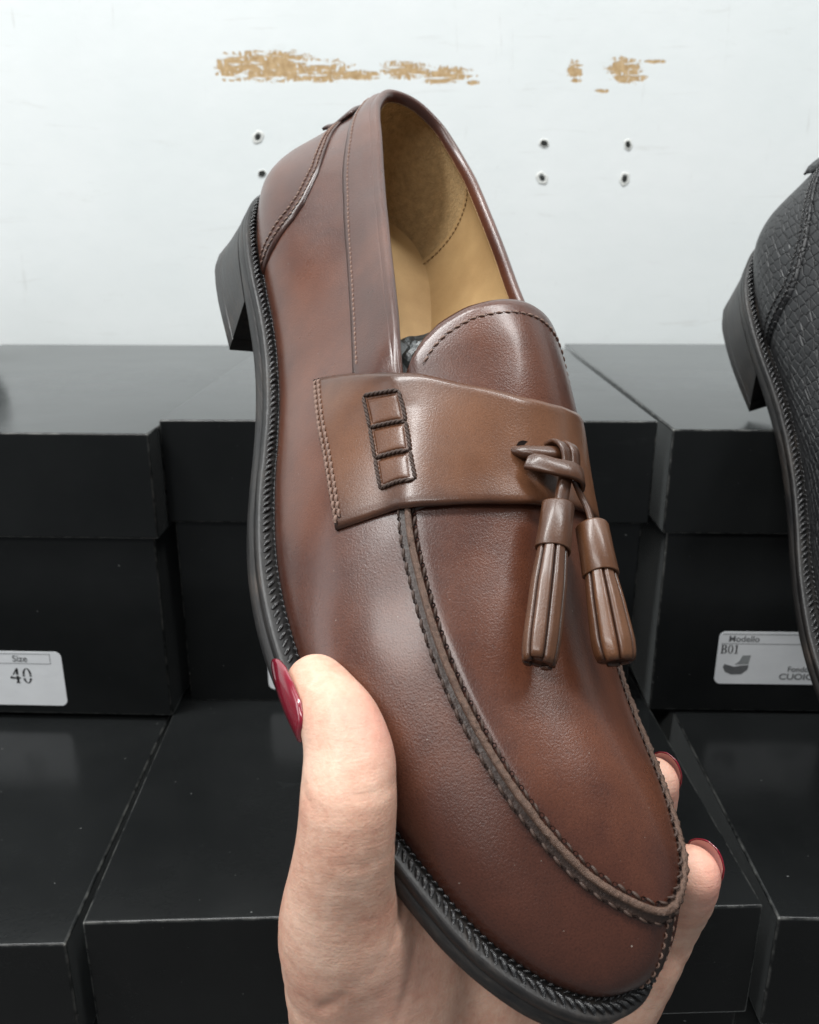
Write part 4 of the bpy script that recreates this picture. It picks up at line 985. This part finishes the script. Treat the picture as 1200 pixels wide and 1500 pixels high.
# joints in the loafer's own space (mm), with radii; the palm lies under the forefoot
THUMB = [((198.1, -42.6, 21.6), 6.6), ((204.0, -42.5, 24.1), 7.4), ((210.4, -42.0, 26.5), 8.0), ((217.0, -41.4, 25.4), 8.8), ((221.3, -42.0, 23.9), 9.0), ((225.3, -42.3, 22.1), 9.2), ((230.6, -41.1, 15.3), 9.6), ((235.2, -38.8, 5.9), 10.7), ((238.8, -35.9, -1.8), 12.4), ((245.5, -28.6, -15.6), 14.4), ((254.1, -18.4, -30.3), 18.0)]
MIDDLE = [((248.9, 38.7, 24.8), 6.6), ((251.0, 43.1, 16.6), 6.7), ((253.1, 47.0, 6.6), 6.9), ((258.0, 48.2, -5.5), 7.4), ((263.3, 46.5, -15.7), 8.0), ((270.6, 42.0, -28.8), 9.0), ((275.7, 32.8, -43.2), 10.0)]
RING = [((259.0, 44.3, -3.1), 7.2), ((262.1, 42.3, -9.7), 8.0), ((267.5, 39.0, -18.9), 8.5), ((273.7, 35.4, -30.1), 9.5)]
INDEX = [((226.9, 40.6, 25.2), 6.1), ((229.2, 45.1, 16.8), 6.6), ((233.6, 47.6, 6.2), 7.4), ((240.4, 47.5, -7.5), 8.5), ((250.9, 43.6, -25.1), 10.0), ((259.4, 36.3, -36.9), 10.5)]
PALM = [[((285, 0, -56), 19), ((262, -12, -30), 15), ((243, -14, -9), 11)],
        [((290, 14, -58), 18), ((266, 6, -29), 13.5), ((244, 6, -7), 10)],
        [((294, 26, -58), 17), ((272, 22, -31), 12.5), ((252, 22, -8), 10)],
        [((296, 36, -56), 15), ((276, 32, -34), 11.5), ((262, 34, -16), 9)],
        [((240, -32, -6), 10.5), ((238, -18, -8), 9), ((236, 0, -8), 8.5)]]
RIGHT, UPW, TOW = np.array([.28, .84, .47]), np.array([-.75, -.12, .65]), np.array([.60, -.53, .59])
CREASES = [([(229.5, -49, 24), (230.8, -44, 23.5), (230, -37, 23)], .35, .16), ([(217, -49.5, 29), (218.6, -45, 33), (218.6, -38.5, 34)], .4, .14), ([(240, -46, 8), (241.5, -41, 10), (241, -33, 11)], .5, .22),
           ([(225.0, -46.2, 27.5), (226.4, -44.9, 29.6), (226.7, -41.4, 30.7), (225.1, -36.3, 30.2)], .5, .55),
           ([(220.5, -51.5, 23.0), (222.9, -50.9, 22.7), (226.7, -49.9, 24.8)], .55, .42),
           ([(235.9, -43.8, 21.0), (235.4, -39.1, 21.6), (233.4, -34.1, 21.1)], .6, .3),
           ([(240.5, -26.8, 7.9), (243.5, -27.5, 2.9), (245.5, -30.5, -2.1), (249.9, -36.5, -5.3), (252.1, -39.9, -8.8)], 1.0, .9),
           ([(246, -22, 1), (256, -24, -8), (263, -28, -19)], .8, .45)]

def dense(ch, n):
    P = spline(np.array([(*p, r) for p, r in ch]), n); return [(tuple(q[:3]), q[3]) for q in P]

LO, HI, STEP = np.array([186., -64., -64.]), np.array([302., 66., 40.]), .9
def hand_field(X):
    n = X.shape[:3]
    def put(d, pts, k, margin=9, kk=1.6):
        c = np.array([p for p, _ in pts]); r = max(r for _, r in pts)+margin
        lo = np.clip(((c.min(0)-r-LO)/STEP).astype(int), 0, None); hi = np.minimum(((c.max(0)+r-LO)/STEP).astype(int)+2, n)
        sl = tuple(slice(a, b) for a, b in zip(lo, hi)); e = chain_d(X[sl], pts, kk); d[sl] = smin(d[sl], e, k); return d
    d = np.full(n, 60., np.float32)
    for c in (INDEX, MIDDLE, RING): d = put(d, dense(c, 13), 1.2, kk=.8)
    t = put(np.full(n, 60., np.float32), dense(THUMB, 26), .5, kk=.8)
    p = np.full(n, 60., np.float32)
    for c in PALM: p = put(p, dense(c, 7), 7, 12, 1)
    d = smin(smin(d, p, 6), t, 8)
    for line, w, dep in CREASES:
        q = None
        L = dense([(p_, 0) for p_ in line], 9)
        c = np.array([p_ for p_, _ in L]); lo = np.clip(((c.min(0)-8-LO)/STEP).astype(int), 0, None); hi = np.minimum(((c.max(0)+8-LO)/STEP).astype(int)+2, n)
        sl = tuple(slice(a, b) for a, b in zip(lo, hi))
        for (a, _), (b_, _) in zip(L[:-1], L[1:]):
            e = capsule_d(X[sl], a, b_, 0, 0, (TOW, .14)); q = e if q is None else np.minimum(q, e)
        d[sl] += (dep*np.exp(-(q/w)**2)).astype(np.float32)
    # knuckle fold and soft dent under the thumb nail
    return d
V, F = surface_nets(hand_field, LO, HI, STEP)
# keep the largest connected piece
par = np.arange(len(V))
for _ in range(600):
    m = par[F].min(1); q = par.copy()
    for k in range(4): np.minimum.at(q, F[:, k], m)
    q = q[q]; 
    if (q == par).all(): break
    par = q

def tone_at(V):
    """rosier skin over the pads"""
    s = np.zeros(len(V))
    for c, r, w in (((214, -38, 34), 9, .6), ((252, 42, 28), 7, .9), ((229, 44, 27), 6, .7), ((250, -26, -4), 12, .3)):
        s = np.maximum(s, w*np.exp(-((V-np.array(c))**2).sum(1)/r**2))
    return s
root_ = np.bincount(par).argmax(); print('hand parts', np.unique(par, return_counts=True))
keep = par == root_; F = F[keep[F[:, 0]]]; remap = np.cumsum(keep)-1; V = V[keep]; F = remap[F]
hand = mesh_obj('hand', V*MM, F, M['skin'], None, True, 1.0, tone_at(V))
hand.matrix_world = shoe_mat
ms = hand.modifiers.new('smooth', 'SMOOTH'); ms.factor = .5; ms.iterations = 3
tag(hand, 'left hand with wine red nails gripping the brown loafer by its toe', 'hand')

def nail(tip, root, out, width, curve, over=2.2, thick=.7, label=None, under=True):
    """varnished nail: root and tip points on the finger's back, out = direction away from the finger"""
    tip, root_, out = np.array(tip, float), np.array(root, float), np.array(out, float)
    ax = tip-root_; L = np.linalg.norm(ax); ax /= L; out -= ax*(out@ax); out /= np.linalg.norm(out); sd = np.cross(ax, out)
    n, m = 26, 15; s = np.linspace(0, 1, n); q = np.linspace(-1, 1, m)
    prof = np.interp(s, [0, .06, .2, .45, .7, .85, .94, 1], [.45, .74, .95, 1, .92, .70, .45, .16])
    P = np.zeros((n, m, 3)); 
    for i in range(n):
        w = width/2*prof[i]
        for j in range(m):
            x = q[j]*w; P[i, j] = root_+ax*s[i]*(L+over)+sd*x+out*(-(x*x)*curve+1.1*math.sin(math.pi*min(1, s[i]*.8))-.3)
    N = np.cross(np.gradient(P, axis=0), np.gradient(P, axis=1)); N /= np.linalg.norm(N, axis=-1)[..., None]
    if (N@out).sum() < 0: N = -N
    o = slab('nail', P, N, thick, M['nail'], hand, None, MM, .5)
    if under:
        k = int(n*.45)
        Q = P[k:]-N[k:]*(thick+.04); Q = (Q-Q.mean((0, 1)))*.93+Q.mean((0, 1))
        mesh_obj('nail_underside', Q.reshape(-1, 3)*MM, grid_faces(n-k, m), M['nail_under'], o)
    return o

# thumb nail, seen almost edge on, long and pointed
nail((191.0, -50.0, 18.6), (210.6, -50.5, 22.9), (-RIGHT*.93+TOW*.24-UPW*.02), 11.0, .055, over=.5, thick=.75)
# finger nails that curl over the tips on the far side
for c, r, ax in (((226.9, 40.6, 25.2), 6.1, UPW*.75+TOW*.62-RIGHT*.10), ((248.9, 38.7, 24.8), 6.6, UPW*.78+TOW*.58-RIGHT*.05)):
    c = np.array(c); ax = ax/np.linalg.norm(ax); out = RIGHT*.80+UPW*.40-TOW*.45; out -= ax*(out@ax); out /= np.linalg.norm(out)
    nail(c+out*(r*.93)+ax*(r*.98), c+out*(r*.90)-ax*4.5, out, 9.6 if r < 6.4 else 10.6, .062, over=-.4, thick=.4)
